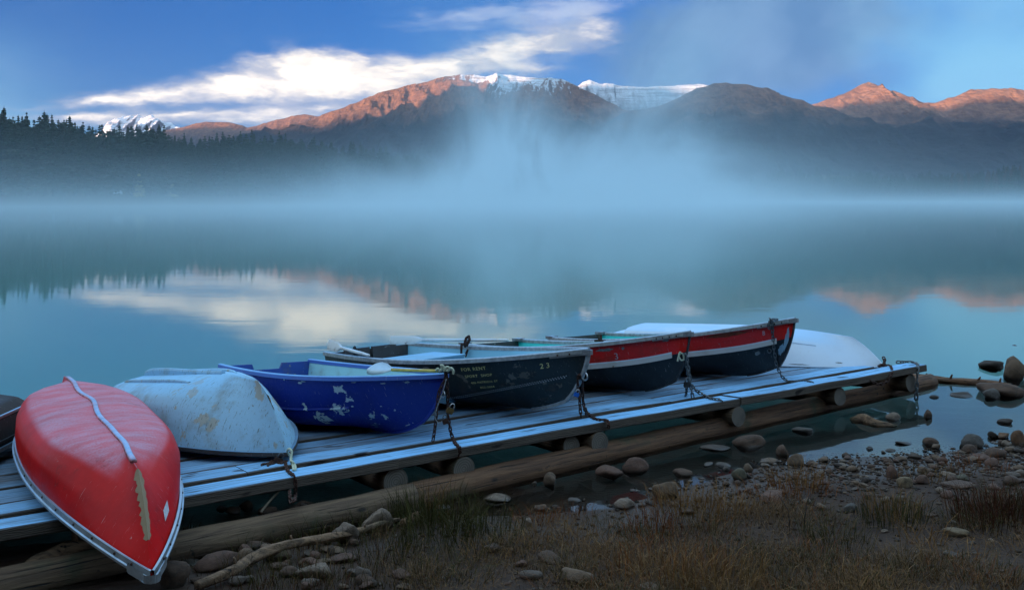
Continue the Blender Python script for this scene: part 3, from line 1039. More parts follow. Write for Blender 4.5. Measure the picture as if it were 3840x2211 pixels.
def make_dock():
    root = empty('dock', DK(4.0, S0, 0))
    tag(root, 'long weathered plank dock on logs carrying the row of boats', 'dock')
    root.rotation_euler = DOCK_ROT.to_euler()
    bpy.context.view_layer.update()
    inv = root.matrix_world.inverted()
    rr = random.Random(21)
    T = 0.10
    rows = [(0.0, 0.335, 1.0), (0.475, 0.365, 0.86), (0.858, 0.278, 0.62), (1.155, 0.315, 0.55), (1.525, 0.290, 0.46)]
    s = 1.83
    while s < 4.25:
        w = rr.choice((0.27, 0.29, 0.31))
        rows.append((s, w, rr.uniform(0.34, 0.52)))
        s += w + rr.choice((0.014, 0.020, 0.034))
    for i, (s, w, fr) in enumerate(rows):
        end = 13.06 if i == 0 else 12.45 + rr.uniform(-0.08, 0.08)
        joints = [-1.2, 4.19, 9.0, end] if i == 0 else [-1.2] + sorted([rr.uniform(1.5, 5.5), rr.uniform(6.6, 10)]) + [end]
        for a, b in zip(joints[:-1], joints[1:]):
            pm = plank_mesh(b - a - 0.006, w, T, rr.random())
            o = link('plank', pm, root, M_PLANK)
            o['frost'] = min(1.0, fr * rr.uniform(0.92, 1.06) * (1.0 if i else 1.0))
            M = Matrix.Translation(DK(a, S0 + s + (0.022 if i == 0 and a == 4.19 else 0.0), rr.uniform(-0.007, 0.007))) @ DOCK_ROT @ Matrix.Rotation(rr.uniform(-0.0012, 0.0012), 4, 'Z')
            o.matrix_parent_inverse = Matrix.Identity(4)
            o.matrix_basis = inv @ M
    # logs crossing under the planks, sawn ends showing at the front
    for i, (r, s_front, rad) in enumerate([(0.2, 8.06, 0.12), (1.9, 8.06, 0.12), (4.18, 8.06, 0.135), (4.93, 8.03, 0.13), (6.36, 8.10, 0.115), (6.70, 8.02, 0.125), (8.95, 8.02, 0.13),
                                           (11.02, 8.05, 0.13), (12.72, 8.06, 0.135)]):
        o = link('cross_log', log_mesh(4.15, rad, rad * 0.9, 'cross_log', 20, 14, 0.015, 60 + i, M_LOG), root)
        a = DK(r, s_front, -T - rad * 0.97)
        b = DK(r, s_front + 4.15, -T - rad * 0.93)
        q = (b - a).to_track_quat('X', 'Z').to_matrix().to_4x4()
        o.matrix_basis = inv @ Matrix.Translation(a) @ q
    # long logs lying along the front
    for i, (ra, sa, za, rb, sb, zb, r0, r1, mm) in enumerate([(-1.3, 7.95, 0.02, 4.28, 7.93, 0.055, 0.145, 0.135, M_LOG), (4.15, 7.99, 0.045, 13.92, 8.44, 0.005, 0.140, 0.125, M_LOG_BROWN)]):
        a = DK(ra, sa); b = DK(rb, sb); a.z = za; b.z = zb
        o = link('float_log', log_mesh((b - a).length, r0, r1, 'float_log', 22, 50, 0.02, 80 + i, mm), root)
        q = (b - a).to_track_quat('X', 'Z').to_matrix().to_4x4()
        o.matrix_basis = inv @ Matrix.Translation(a) @ q
    # a second line of floats under the lake side
    a = DK(-1.0, 11.9); b = DK(12.6, 11.9); a.z = b.z = -0.10
    o = link('float_log', log_mesh((b - a).length, 0.13, 0.12, 'float_log', 16, 20, 0.02, 90, M_LOG_BROWN), root)
    o.matrix_basis = inv @ Matrix.Translation(a) @ (b - a).to_track_quat('X', 'Z').to_matrix().to_4x4()
    return root


make_dock()
# ------------------------------------------------------------------ boats
SECT = {
    'flat': ([0, .14, .30, .42, .50, .62, .80, 1.0], [0, .34, .66, .82, .875, .915, .96, 1.0], [0, .012, .035, .10, .21, .40, .69, 1.0]),
    'round': ([0, .14, .28, .42, .55, .70, .85, 1.0], [0, .34, .62, .81, .905, .955, .985, 1.0], [0, .025, .085, .20, .36, .575, .79, 1.0]),
    'vee': ([0, .14, .30, .42, .50, .62, .80, 1.0], [0, .36, .70, .93, .955, .975, .99, 1.0], [0, .03, .12, .30, .40, .55, .77, 1.0]),
    'bow': ([0, .14, .28, .42, .55, .70, .85, 1.0], [0, .13, .27, .42, .56, .72, .86, 1.0], [0, .11, .235, .375, .51, .67, .835, 1.0]),
}


def smooth(t, a, b):
    t = min(max((t - a) / (b - a), 0.0), 1.0)
    return t * t * (3 - 2 * t)


class Hull:
    """rowing boat lines: stern at y = 0, bow at y = L, keel at z = 0"""
    def __init__(self, L, B, hb, hs, rake=0.3, tr=0.86, pw=2.2, dip=0.03, sect='flat', kr=0.22, fe=0.74, trake=0.05, kpow=2.2, rpow=1.5):
        self.__dict__.update(locals())

    def beam(self, t):
        if t < .42:
            return self.tr + (1 - self.tr) * math.sin(math.pi / 2 * t / .42)
        u = (t - .42) / .58
        return max(1 - u ** self.pw, 0.0) ** 0.9

    def P(self, t, s, side=1, off=0.0):
        sx, xm, zm = SECT[self.sect]
        _, xb, zb = SECT['bow']
        w = smooth(t, .40, 1.0)
        xf = np.interp(s, sx, xm) * (1 - w) + np.interp(s, SECT['bow'][0], xb) * w
        zf = np.interp(s, sx, zm) * (1 - w) + np.interp(s, SECT['bow'][0], zb) * w
        zk = self.kr * self.hb * max(0.0, (t - self.fe) / (1 - self.fe)) ** self.kpow
        zs = self.hs + (self.hb - self.hs) * t ** 2.2 - self.dip * 4 * t * (1 - t)
        x = self.B / 2 * self.beam(t) * xf
        y = t * self.L - self.rake * (1 - s) ** self.rpow * smooth(t, .45, 1.0) - self.trake * s * max(0, 1 - t * 5)
        z = zk + (zs - zk) * zf
        p = Vector((side * x, y, z))
        if off:
            p += self.N(t, s, side) * off
        return p

    def N(self, t, s, side=1):
        e = 0.012
        t0, t1 = max(t - e, 0), min(t + e, 1)
        s0, s1 = max(s - e, 0), min(s + e, 1)
        a = self.P(t1, s, 1) - self.P(t0, s, 1)
        b = self.P(t, s1, 1) - self.P(t, s0, 1)
        n = a.cross(b)
        if n.length < 1e-9:
            n = Vector((1, 0, 0))
        n.normalize()
        if n.x < 0:
            n = -n
        n.x *= side
        return n

    def skin(self, name, s0=0.0, s1=1.0, nt=44, ns=22, off=0.0, t0=0.0, t1=1.0):
        """one skin over both sides, from s0 to s1"""
        ss = np.linspace(s0, s1, ns)
        V, Fc = [], []
        if s0 == 0.0:
            cols = [(s, -1) for s in ss[::-1]] + [(s, 1) for s in ss[1:]]
            strips = [list(range(len(cols)))]
        else:
            cols = [(s, -1) for s in ss] + [(s, 1) for s in ss]
            strips = [list(range(ns)), list(range(ns, 2 * ns))]
        n = len(cols)
        for i in range(nt + 1):
            u = i / nt
            t = t0 + (t1 - t0) * (1 - (1 - u) ** 1.35)
            for (s, sd) in cols:
                p = self.P(t, s, sd)
                if off:
                    p = p + Vector((0, 0, -off * 1.2)) * (1 - s)
                    k = max(abs(p.x) + off, 0.0)
                    p.x = math.copysign(k, sd) if abs(p.x) > abs(off) * 0.5 else 0.0
                    if t > 0.9:
                        p.y += off * 2 * (t - 0.9) * 10
                V.append(p)
        for i in range(nt):
            for st in strips:
                for a, b in zip(st[:-1], st[1:]):
                    Fc.append((i * n + a, i * n + b, (i + 1) * n + b, (i + 1) * n + a))
        m = mesh_from(V, Fc, name)
        bm = bmesh.new(); bm.from_mesh(m)
        bmesh.ops.remove_doubles(bm, verts=bm.verts, dist=0.0005)
        bmesh.ops.recalc_face_normals(bm, faces=bm.faces)
        bm.to_mesh(m); bm.free()
        m.shade_smooth()
        return m

    def band(self, name, s, w, h, side, t0=0.0, t1=1.0, n=40, lift=0.0, out=0.0):
        """rail of w x h section swept along height s of one side"""
        V, Fc = [], []
        for i in range(n + 1):
            t = t0 + (t1 - t0) * (1 - (1 - i / n) ** 1.3)
            p = self.P(t, s, side)
            nn = self.N(min(t, 0.985), s, side)
            o = Vector((nn.x, nn.y, 0.0))
            if o.length < 1e-6: o = Vector((side, 0, 0))
            o.normalize()
            c = p + o * out
            up = Vector((0, 0, 1))
            for (a, b) in ((-.5, -.5), (.5, -.5), (.5, .3), (.3, .5), (-.3, .5), (-.5, .3)):
                V.append(c + o * (a * w) + up * (b * h + lift))
        for i in range(n):
            for k in range(6):
                a, b = i * 6 + k, i * 6 + (k + 1) % 6
                Fc.append((a, b, b + 6, a + 6))
        Fc.append(tuple(range(5, -1, -1))); Fc.append(tuple(n * 6 + k for k in range(6)))
        m = mesh_from(V, Fc, name, False)
        bm = bmesh.new(); bm.from_mesh(m); bmesh.ops.recalc_face_normals(bm, faces=bm.faces); bm.to_mesh(m); bm.free()
        return m

    def stem(self, name, w=0.045, d=0.03, keel_from=0.80):
        """metal strip down the stem and back along the keel"""
        pts = [self.P(1.0, s, 1) for s in np.linspace(0.98, 0.0, 22)]
        pts += [self.P(t, 0.0, 1) for t in np.linspace(0.99, keel_from, 18)]
        return ribbon(pts, w, d, name)

    def transom(self, name, th=0.03, notch=0.0, nw=0.34, raise_=0.0, s_lo=0.0):
        pr = [self.P(0, s, 1) for s in np.linspace(s_lo, 1, 14)]
        top = pr[-1].copy()
        out = [Vector((p.x, p.y, p.z)) for p in pr]
        tx = top.x
        if raise_:
            out.append(Vector((tx * 0.97, top.y, top.z + raise_)))
        if notch:
            zt = top.z + raise_
            out += [Vector((tx * nw, top.y, zt)), Vector((tx * (nw - 0.05), top.y, zt - notch)),
                    Vector((-tx * (nw - 0.05), top.y, zt - notch)), Vector((-tx * nw, top.y, zt))]
        if raise_:
            out.append(Vector((-tx * 0.97, top.y, top.z + raise_)))
        out += [Vector((-p.x, p.y, p.z)) for p in reversed(pr[1:] if s_lo == 0.0 else pr)]
        bm = bmesh.new()
        vs = [bm.verts.new(p) for p in out]
        f = bm.faces.new(vs)
        r = bmesh.ops.extrude_face_region(bm, geom=[f])
        for v in r['geom']:
            if isinstance(v, bmesh.types.BMVert):
                v.co.y += th
        bmesh.ops.triangulate(bm, faces=[fc for fc in bm.faces if len(fc.verts) > 4])
        return bm_mesh(bm, name)

    def bench(self, name, t, w, z, th=0.03, apron=0.0):
        """thwart reaching from side to side"""
        bm = bmesh.new()
        rows = []
        for tt in (t - w / 2 / self.L, t + w / 2 / self.L):
            s = 0.5
            for _ in range(14):
                p = self.P(tt, s, 1)
                s += (z - p.z) * 0.8
                s = min(max(s, 0.02), 1.0)
            x = self.P(tt, s, 1).x - 0.025
            y = tt * self.L
            rows.append([bm.verts.new((sx * x, y, zz)) for sx, zz in ((-1, z), (1, z), (1, z - th), (-1, z - th))])
        a, b = rows
        for k in range(4):
            bm.faces.new((a[k], a[(k + 1) % 4], b[(k + 1) % 4], b[k]))
        bm.faces.new(a); bm.faces.new(list(reversed(b)))
        return bm_mesh(bm, name)

    def bow_plate(self, name, t0=0.90, lift=0.012, nose=0.05, drop=0.055):
        ts = np.linspace(t0, 1.0, 6)
        R = [self.P(t, 1, 1) + Vector((self.N(min(t, .98), 1, 1).x * 0.03, 0.0, lift)) for t in ts]
        R[-1] = self.P(1, 1, 1) + Vector((0.022, nose, lift))
        bm = bmesh.new()
        up = [bm.verts.new(p) for p in R] + [bm.verts.new((-p.x, p.y, p.z)) for p in reversed(R)]
        dn = [bm.verts.new(v.co - Vector((0, 0, drop))) for v in up]
        n = len(up)
        bm.faces.new(up)
        for k in range(n):
            bm.faces.new((up[k], up[(k + 1) % n], dn[(k + 1) % n], dn[k]))
        return bm_mesh(bm, name), R


def ribbon(pts, w, d, name, sidev=Vector((1, 0, 0))):
    V, Fc = [], []
    n = len(pts)
    for i, p in enumerate(pts):
        t = (pts[min(i + 1, n - 1)] - pts[max(i - 1, 0)])
        if t.length < 1e-9: t = Vector((0, 1, 0))
        t.normalize()
        nn = t.cross(sidev).normalized()
        for a, b in ((-.5, -.6), (.5, -.6), (.5, .3), (.25, .6), (-.25, .6), (-.5, .3)):
            V.append(p + sidev * (a * w) + nn * (b * d))
    for i in range(n - 1):
        for k in range(6):
            a, b = i * 6 + k, i * 6 + (k + 1) % 6
            Fc.append((a, b, b + 6, a + 6))
    Fc.append(tuple(range(6))); Fc.append(tuple((n - 1) * 6 + k for k in range(6)))
    m = mesh_from(V, Fc, name, False)
    bm = bmesh.new(); bm.from_mesh(m); bmesh.ops.recalc_face_normals(bm, faces=bm.faces); bm.to_mesh(m); bm.free()
    return m


def tube_mesh(pts, r, name, seg=8, closed=False, taper=None):
    pts = [Vector(p) for p in pts]
    n = len(pts)
    V, Fc = [], []
    ref = Vector((0, 0, 1))
    for i, p in enumerate(pts):
        a = pts[(i - 1) % n] if (closed or i > 0) else p
        b = pts[(i + 1) % n] if (closed or i < n - 1) else p
        t = (b - a).normalized()
        u = t.cross(ref)
        if u.length < 0.05: u = t.cross(Vector((1, 0, 0)))
        u.normalize(); w = u.cross(t)
        rr = r if taper is None else r * taper[i]
        for k in range(seg):
            q = 2 * math.pi * k / seg
            V.append(p + u * (math.cos(q) * rr) + w * (math.sin(q) * rr))
    m_ = n if closed else n - 1
    for i in range(m_):
        j = (i + 1) % n
        for k in range(seg):
            a, b = i * seg + k, i * seg + (k + 1) % seg
            c, d = j * seg + (k + 1) % seg, j * seg + k
            Fc.append((a, b, c, d))
    if not closed:
        Fc.append(tuple(range(seg - 1, -1, -1)))
        Fc.append(tuple((n - 1) * seg + k for k in range(seg)))
    return mesh_from(V, Fc, name)


def box_bm(bm, lo, hi):
    vs = [bm.verts.new((x, y, z)) for x in (lo[0], hi[0]) for y in (lo[1], hi[1]) for z in (lo[2], hi[2])]
    for f in ((0, 1, 3, 2), (4, 6, 7, 5), (0, 4, 5, 1), (2, 3, 7, 6), (0, 2, 6, 4), (1, 5, 7, 3)):
        bm.faces.new([vs[k] for k in f])
    return vs


def dot_mesh(r, h, name, seg=10):
    bm = bmesh.new()
    bmesh.ops.create_cone(bm, segments=seg, radius1=r, radius2=r * 0.7, depth=h, cap_ends=True)
    return bm_mesh(bm, name)


BOLT = dot_mesh(0.011, 0.010, 'bolt')


def put_dot(parent, name, mesh, p, n, mat=None):
    o = link(name, mesh, parent, mat)
    o.matrix_basis = Matrix.Translation(p) @ n.to_track_quat('Z', 'Y').to_matrix().to_4x4()
    return o


def boat_root(name, label, cat, x, y, z, psi, phi, rho, inv=False, group=None):
    root = empty(name, (x, y, z))
    M = Matrix.Rotation(-psi, 4, 'Z') @ Matrix.Rotation(phi, 4, 'X') @ Matrix.Rotation(rho + (math.pi if inv else 0), 4, 'Y')
    root.rotation_euler = M.to_euler()
    tag(root, label, cat, group)
    return root


def rivet_rows(H, root, path, side, mat, name='rivet_row', r=0.006):
    """tiny rivet heads along (t, s) points, joined: too small to pick apart"""
    bm = bmesh.new()
    for (t, s) in path:
        p = H.P(t, s, side); n = H.N(t, s, side)
        q = n.to_track_quat('Z', 'Y').to_matrix().to_4x4()
        bmesh.ops.create_cone(bm, segments=6, radius1=r, radius2=r * 0.45, depth=0.006, cap_ends=True, matrix=Matrix.Translation(p + n * 0.002) @ q)
    o = link(name, bm_mesh(bm, name), root, mat)
    tag(o, kind='stuff')
    return o


def lettering(H, root, text, t0, s0, height, side, mat, name='lettering', slope=0.0, wide=1.0, bold=0.0, flip=False):
    """stencil letters laid on the hull: baseline at (t0, s0) centre, running towards the bow"""
    cu = bpy.data.curves.new(name, 'FONT')
    cu.body = text
    cu.size = 1.0
    cu.align_x = 'CENTER'
    cu.space_character = 1.18
    cu.resolution_u = 3
    cu.offset = bold
    tmp = bpy.data.objects.new('tmp_text', cu)
    me = bpy.data.meshes.new_from_object(tmp)
    bpy.data.objects.remove(tmp); bpy.data.curves.remove(cu)
    bm = bmesh.new(); bm.from_mesh(me)
    bmesh.ops.triangulate(bm, faces=bm.faces)
    # metres per unit t and s near the place
    e = 0.01
    mt = (H.P(t0 + e, s0, side) - H.P(t0 - e, s0, side)).length / (2 * e)
    ms = (H.P(t0, s0 + e, side) - H.P(t0, s0 - e, side)).length / (2 * e)
    for v in bm.verts:
        u, w = v.co.x * height * wide * (-1 if flip else 1), v.co.y * height
        t = t0 + u / mt
        s = min(s0 + (w + slope * u) / ms, 0.995)
        v.co = H.P(t, s, side) + H.N(t, s, side) * 0.004
    bm.to_mesh(me); bm.free()
    me.materials.clear(); me.materials.append(mat)
    return link(name, me, root)


# sides: +1 is the boat's right hand looking forward
def open_boat(name, label, pose, H, mats, rail_s=None, group=None, cap_bolts=2, gw=0.05, gh=0.045, notch=0.0, knee=True, transom_raise=0.0, stem_keel=0.80):
    root = boat_root(name, label, 'rowing boat', *pose, group=group)
    if rail_s:
        link('hull', H.skin('hull', 0.0, rail_s), root, mats['hull'])
        link('topside', H.skin('topside', rail_s, 1.0, ns=9), root, mats['topside'])
        for sd in (1, -1):
            link('rub_rail', H.band('rub_rail', rail_s, 0.035, 0.075, sd, 0.02, 0.955, out=0.010), root, mats['rail'])
    else:
        link('hull', H.skin('hull', 0.0, 1.0, ns=26), root, mats['hull'])
    link('lining', H.skin('lining', 0.0, 1.0, ns=20, off=-0.018, t0=0.005, t1=0.992), root, mats['inside'])
    for sd in (1, -1):
        link('gunwale', H.band('gunwale', 1.0, gw, gh, sd, 0.0, 1.0, lift=0.006), root, mats['gunwale'])
    link('transom', H.transom('transom', 0.035, notch, raise_=transom_raise), root, mats['transom'])
    return root


POSE_BLUE = (-3.2039, 12.2026, 0.1762, 2.3841, 0.0741, -0.0692)
POSE_B23 = (-2.0913, 13.8156, 0.1265, 2.4132, 0.0789, -0.0075)
POSE_RED1 = (-0.2909, 14.5609, 0.1277, 2.4101, 0.0837, -0.043)
POSE_RED2 = (1.1127, 15.6792, 0.1189, 2.3846, 0.0838, -0.0409)


def make_blue():
    H = Hull(3.6709, 1.5057, 0.6631, 0.594, 0.36, 0.86, 2.3, sect='flat', kr=0.25, fe=0.80)
    r = open_boat('rowing_boat', 'deep blue rowing boat with chipped paint and a notched stern', POSE_BLUE, H,
                  dict(hull=M_BLUE, inside=M_BLUE_IN, gunwale=M_BLUE_RIM, transom=M_BLUE_TRANSOM), gw=0.055, gh=0.05, notch=0.075)
    link('stem_strip', H.stem('stem_strip', 0.03, 0.022, 0.7), r, M_BLUE)
    for sd in (1, -1):
        link('lap_strake', H.band('lap_strake', 0.60, 0.016, 0.020, sd, 0.0, 0.72, out=0.004), r, M_BLUE)
    link('thwart', H.bench('thwart', 0.46, 0.26, 0.30), r, M_BLUE_IN)
    link('thwart', H.bench('thwart', 0.16, 0.30, 0.28), r, M_BLUE_IN)
    # oarlock blocks under the rim
    for sd in (1, -1):
        p = H.P(0.235, 0.90, sd)
        bm = bmesh.new(); box_bm(bm, (-0.022, -0.075, -0.035), (0.022, 0.075, 0.035))
        o = link('oarlock_block', bm_mesh(bm, 'oarlock_block'), r, M_RAIL)
        o.location = p + Vector((sd * 0.018, 0, 0.005))
    rr = random.Random(17)
    for k in range(16):           # flakes gone from under the rim, the belly and along the chine
        t, s = (rr.uniform(0.15, 0.95), rr.uniform(0.925, 0.965)) if k < 7 else (rr.uniform(0.60, 0.88), rr.uniform(0.30, 0.62)) if k < 12 else (rr.uniform(0.55, 0.95), rr.uniform(0.10, 0.26))
        patch(H, r, t, s, rr.uniform(0.03, 0.10) * (1.8 if k >= 12 else 1), rr.uniform(0.010, 0.028), 1, M_FLAKE, 'bare_patch', seed=k)
    # mooring eye at the stem
    ring = tube_mesh([Vector((0, 0.035 * math.cos(a), 0.035 * math.sin(a))) for a in np.linspace(0, 2 * math.pi, 13)[:-1]], 0.008, 'mooring_eye', 6, True)
    o = link('mooring_eye', ring, r, M_SHACKLE)
    o.location = H.P(1.0, 0.66, 1) + Vector((0, 0.03, 0))
    return r, H


def make_b23():
    H = Hull(4.4976, 1.6885, 0.7415, 0.5813, 0.40, 0.86, 2.3, sect='round', kr=0.20, fe=0.79)
    r = open_boat('rowing_boat', 'black rental rowing boat with FOR RENT lettering and the number 23', POSE_B23, H,
                  dict(hull=M_B23, inside=M_B23_IN, gunwale=M_ALU, transom=M_DARKWOOD), gw=0.05, gh=0.055)
    link('stem_strip', H.stem('stem_strip', 0.055, 0.03, 0.86), r, M_ALU)
    pl, R = H.bow_plate('bow_plate', 0.925)
    pl = link('bow_plate', pl, r, M_ALU_DARK)
    for sd in (1, -1):
        for t in (0.94, 0.965):
            p = H.P(t, 1.0, sd) + Vector((0, 0, -0.012))
            n = H.N(t, 1.0, sd); n.z = 0; n.normalize()
            put_dot(pl, 'bolt', BOLT, p + n * 0.036, n, M_BOLT)
    # boxed stern seat and a thwart
    bm = bmesh.new(); box_bm(bm, (-0.50, 0.92, 0.10), (0.50, 1.62, 0.50)); m = bm_mesh(bm, 'seat_box')
    sb = link('seat_box', m, r, M_SEAT)
    bm = bmesh.new(); box_bm(bm, (-0.515, 0.905, 0.502), (0.515, 1.635, 0.524)); link('seat_lid', bm_mesh(bm, 'seat_lid'), sb, M_SEAT)
    bm = bmesh.new(); box_bm(bm, (0.30, 0.912, 0.40), (0.38, 0.918, 0.47)); link('label_plate', bm_mesh(bm, 'label_plate'), sb, M_SCAR)
    th = link('thwart', H.bench('thwart', 0.56, 0.30, 0.49), r, M_SEAT)
    bm = bmesh.new(); box_bm(bm, (-0.62, 0.56 * H.L - 0.10, 0.08), (0.62, 0.56 * H.L + 0.10, 0.457)); link('thwart_box', bm_mesh(bm, 'thwart_box'), th, M_SEAT)
    # boards on the inside of the transom
    for x0 in (-0.45, 0.02):
        bm = bmesh.new(); box_bm(bm, (x0, 0.0, 0.30), (x0 + 0.42, 0.045, 0.615)); link('transom_board', bm_mesh(bm, 'transom_board'), r, M_DARKWOOD)
    # riveted seam sweeping up to the stem
    path = []
    for k in range(96):
        t = 0.30 + 0.66 * k / 95
        s = 0.38 + 0.24 * smooth(t, 0.45, 1.0)
        path += [(t, s), (t + 0.0035, s - 0.026)] if t < 0.955 else [(t, s)]
    rivet_rows(H, r, path, 1, M_BOLT, r=0.0095)
    link('hull_seam', H_band_path(H, [(t, 0.395 + 0.24 * smooth(t, 0.45, 1.0)) for t in np.linspace(0.2, 0.965, 40)], 1, 0.010, 0.006), r, M_B23)
    # grey patches where paint has come away under the rail
    for (t, s, w, h) in ((0.555, 0.90, 0.17, 0.07), (0.63, 0.93, 0.09, 0.028), (0.07, 0.84, 0.34, 0.13)):
        patch(H, r, t, s, w, h, 1, M_SCUFF, 'bare_patch')
    for (t, s, w, h) in ((0.86, 0.72, 0.30, 0.13), (0.93, 0.44, 0.28, 0.18), (0.80, 0.60, 0.22, 0.08), (0.90, 0.22, 0.20, 0.12), (0.42, 0.86, 0.16, 0.05), (0.36, 0.80, 0.10, 0.05)):
        patch(H, r, t, s, w, h, 1, M_SCRUB, 'scuffed_patch')
    lettering(H, r, 'FOR RENT', 0.716, 0.855, 0.064, 1, M_LETTER, slope=0.02, wide=1.05, bold=0.006)
    lettering(H, r, 'SPORT  SHOP', 0.724, 0.750, 0.052, 1, M_LETTER, slope=0.02, wide=1.05, bold=0.006)
    lettering(H, r, '406 PATRICIA ST', 0.735, 0.650, 0.043, 1, M_LETTER, slope=0.02, wide=1.0, bold=0.006)
    lettering(H, r, '852-3654', 0.738, 0.565, 0.042, 1, M_LETTER, slope=0.02, wide=1.05, bold=0.006)
    lettering(H, r, '2', 0.900, 0.80, 0.095, 1, M_LETTER, bold=0.01)
    lettering(H, r, '3', 0.915, 0.80, 0.095, 1, M_LETTER, bold=0.01)
    # towing ring on the stem
    ring = tube_mesh([Vector((0, 0.045 * math.cos(a), 0.045 * math.sin(a))) for a in np.linspace(0, 2 * math.pi, 15)[:-1]], 0.010, 'mooring_eye', 6, True)
    o = link('mooring_eye', ring, r, M_SHACKLE)
    o.location = H.P(1.0, 0.55, 1) + Vector((0, 0.04, 0))
    return r, H


def H_band_path(H, path, side, w, d):
    pts = [H.P(t, s, side) for t, s in path]
    V, Fc = [], []
    for (t, s), p in zip(path, pts):
        n = H.N(t, s, side)
        up = (H.P(t, min(s + .02, 1), side) - H.P(t, max(s - .02, 0), side)).normalized()
        for a, b in ((-.5, -.5), (-.4, 1), (.4, 1), (.5, -.5)):
            V.append(p + up * (a * w) + n * (b * d))
    for i in range(len(path) - 1):
        for k in range(4):
            a, b = i * 4 + k, i * 4 + (k + 1) % 4
            Fc.append((a, b, b + 4, a + 4))
    return mesh_from(V, Fc, 'hull_seam', False)


M_FLAKE = mat_simple('bared_undercoat', (0.42, 0.52, 0.54), 0.7, 0, 0.25, 30)
M_SCRUB = mat_paint('rubbed_black_paint', (0.020, 0.021, 0.020), 0.5, 0.19, (0.13, 0.115, 0.085), 0.8, (0.10, 0.08, 0.055), chip_scale=7, scratch=0.5)
M_SCUFF = mat_simple('bare_grey_metal', (0.20, 0.21, 0.20), 0.6, 0.1, 0.3, 25)


def patch(H, root, t, s, w, h, side, mat, name, seed=3, off=0.003):
    """irregular thin flake lying on the hull"""
    e = 0.01
    mt = (H.P(t + e, s, side) - H.P(t - e, s, side)).length / (2 * e)
    ms = (H.P(t, s + e, side) - H.P(t, max(s - e, 0), side)).length / (2 * e)
    rr = random.Random(seed + int(t * 997) + int(s * 131))
    N = 26
    V = [H.P(t, s, side) + H.N(t, s, side) * off]
    for k in range(N):
        a = 2 * math.pi * k / N
        q = 0.62 + 0.38 * rr.random()
        tt = t + math.cos(a) * q * w / 2 / mt
        st = min(max(s + math.sin(a) * q * h / 2 / ms, 0.01), 0.985)
        V.append(H.P(tt, st, side) + H.N(tt, st, side) * off)
    Fc = [(0, 1 + k, 1 + (k + 1) % N) for k in range(N)]
    return link(name, mesh_from(V, Fc, name, False), root, mat)


def make_red(pose, L, B, hb, hs, label, inside, marks):
    H = Hull(L, B, hb, hs, 0.26, 0.84, 2.1, sect='round', kr=0.22, fe=0.78)
    r = open_boat('rowing_boat', label, pose, H, dict(hull=M_BLACKHULL, topside=M_RED, rail=M_RAIL, inside=inside, gunwale=M_ALU, transom=M_DARKWOOD),
                  rail_s=0.66, gw=0.05, gh=0.055)
    link('stem_strip', H.stem('stem_strip', 0.03, 0.018, 0.86), r, M_BLACKHULL)
    pl, R = H.bow_plate('bow_plate', 0.90, lift=0.016)
    pl = link('bow_plate', pl, r, M_ALU_DARK)
    for sd in (1, -1):
        for t in (0.91, 0.928, 0.947, 0.966):
            p = H.P(t, 1.0, sd) + Vector((0, 0, -0.010))
            n = H.N(t, 1.0, sd); n.z = 0; n.normalize()
            put_dot(pl, 'bolt', BOLT, p + n * 0.036, n, M_BOLT)
    link('thwart', H.bench('thwart', 0.56, 0.28, 0.36), r, M_SEAT)
    link('thwart', H.bench('thwart', 0.22, 0.34, 0.34), r, M_SEAT)
    path = [(0.62 + 0.30 * k / 59, 0.70 + 0.25 * k / 59) for k in range(60)]
    rivet_rows(H, r, path, 1, M_RED)
    path = [(0.982, 0.68 + 0.30 * k / 19) for k in range(20)] + [(0.974, 0.69 + 0.28 * k / 15) for k in range(16)]
    rivet_rows(H, r, path, 1, M_RED)
    for c in (1, -1):
        bm = bmesh.new(); box_bm(bm, (-0.07, -0.05, -0.012), (0.07, 0.10, 0.03))
        o = link('corner_casting', bm_mesh(bm, 'corner_casting'), r, M_ALU_DARK)
        o.location = H.P(0, 1, c) + Vector((-c * 0.03, 0.02, 0.012))
    marks(H, r)
    return r, H


def marks1(H, r):
    lettering(H, r, '3', 0.772, 0.735, 0.13, 1, M_MARK, name='number')
    patch(H, r, 0.735, 0.905, 0.30, 0.05, 1, M_SCUFF, 'bare_patch')
    patch(H, r, 0.60, 0.76, 0.16, 0.05, 1, M_SCUFF, 'bare_patch')
    patch(H, r, 0.935, 0.93, 0.11, 0.03, 1, M_SCUFF, 'bare_patch')
    patch(H, r, 0.80, 0.90, 0.05, 0.05, 1, M_SCUFF, 'bare_patch')
    # oarlock plate on the far rail
    bm = bmesh.new(); box_bm(bm, (-0.03, -0.09, 0.0), (0.03, 0.09, 0.03)); box_bm(bm, (-0.02, -0.025, 0.03), (0.02, 0.025, 0.10))
    o = link('oarlock', bm_mesh(bm, 'oarlock'), r, M_RUST)
    o.location = H.P(0.43, 1, -1) + Vector((0, 0, 0.02))


def marks2(H, r):
    lettering(H, r, 'B', 0.915, 0.815, 0.095, 1, M_MARK, name='number', wide=0.7)
    lettering(H, r, '7', 0.937, 0.815, 0.11, 1, M_MARK_RED, name='number', wide=0.7)
    patch(H, r, 0.985, 0.62, 0.07, 0.40, 1, M_LBLUE_BOW, 'worn_bow_patch')
    patch(H, r, 0.975, 0.45, 0.10, 0.22, 1, M_LBLUE_BOW, 'worn_bow_patch')
    patch(H, r, 0.895, 0.50, 0.10, 0.08, 1, M_SCUFF, 'bare_patch')
    patch(H, r, 0.80, 0.93, 0.65, 0.08, 1, M_FADE, 'faded_patch')
    o = link('mooring_eye', tube_mesh([Vector((0, 0.03 * math.cos(a), 0.03 * math.sin(a))) for a in np.linspace(0, 2 * math.pi, 11)[:-1]], 0.008, 'mooring_eye', 5, True), r, M_STEEL)
    o.location = H.P(0.935, 0.50, 1, 0.01)


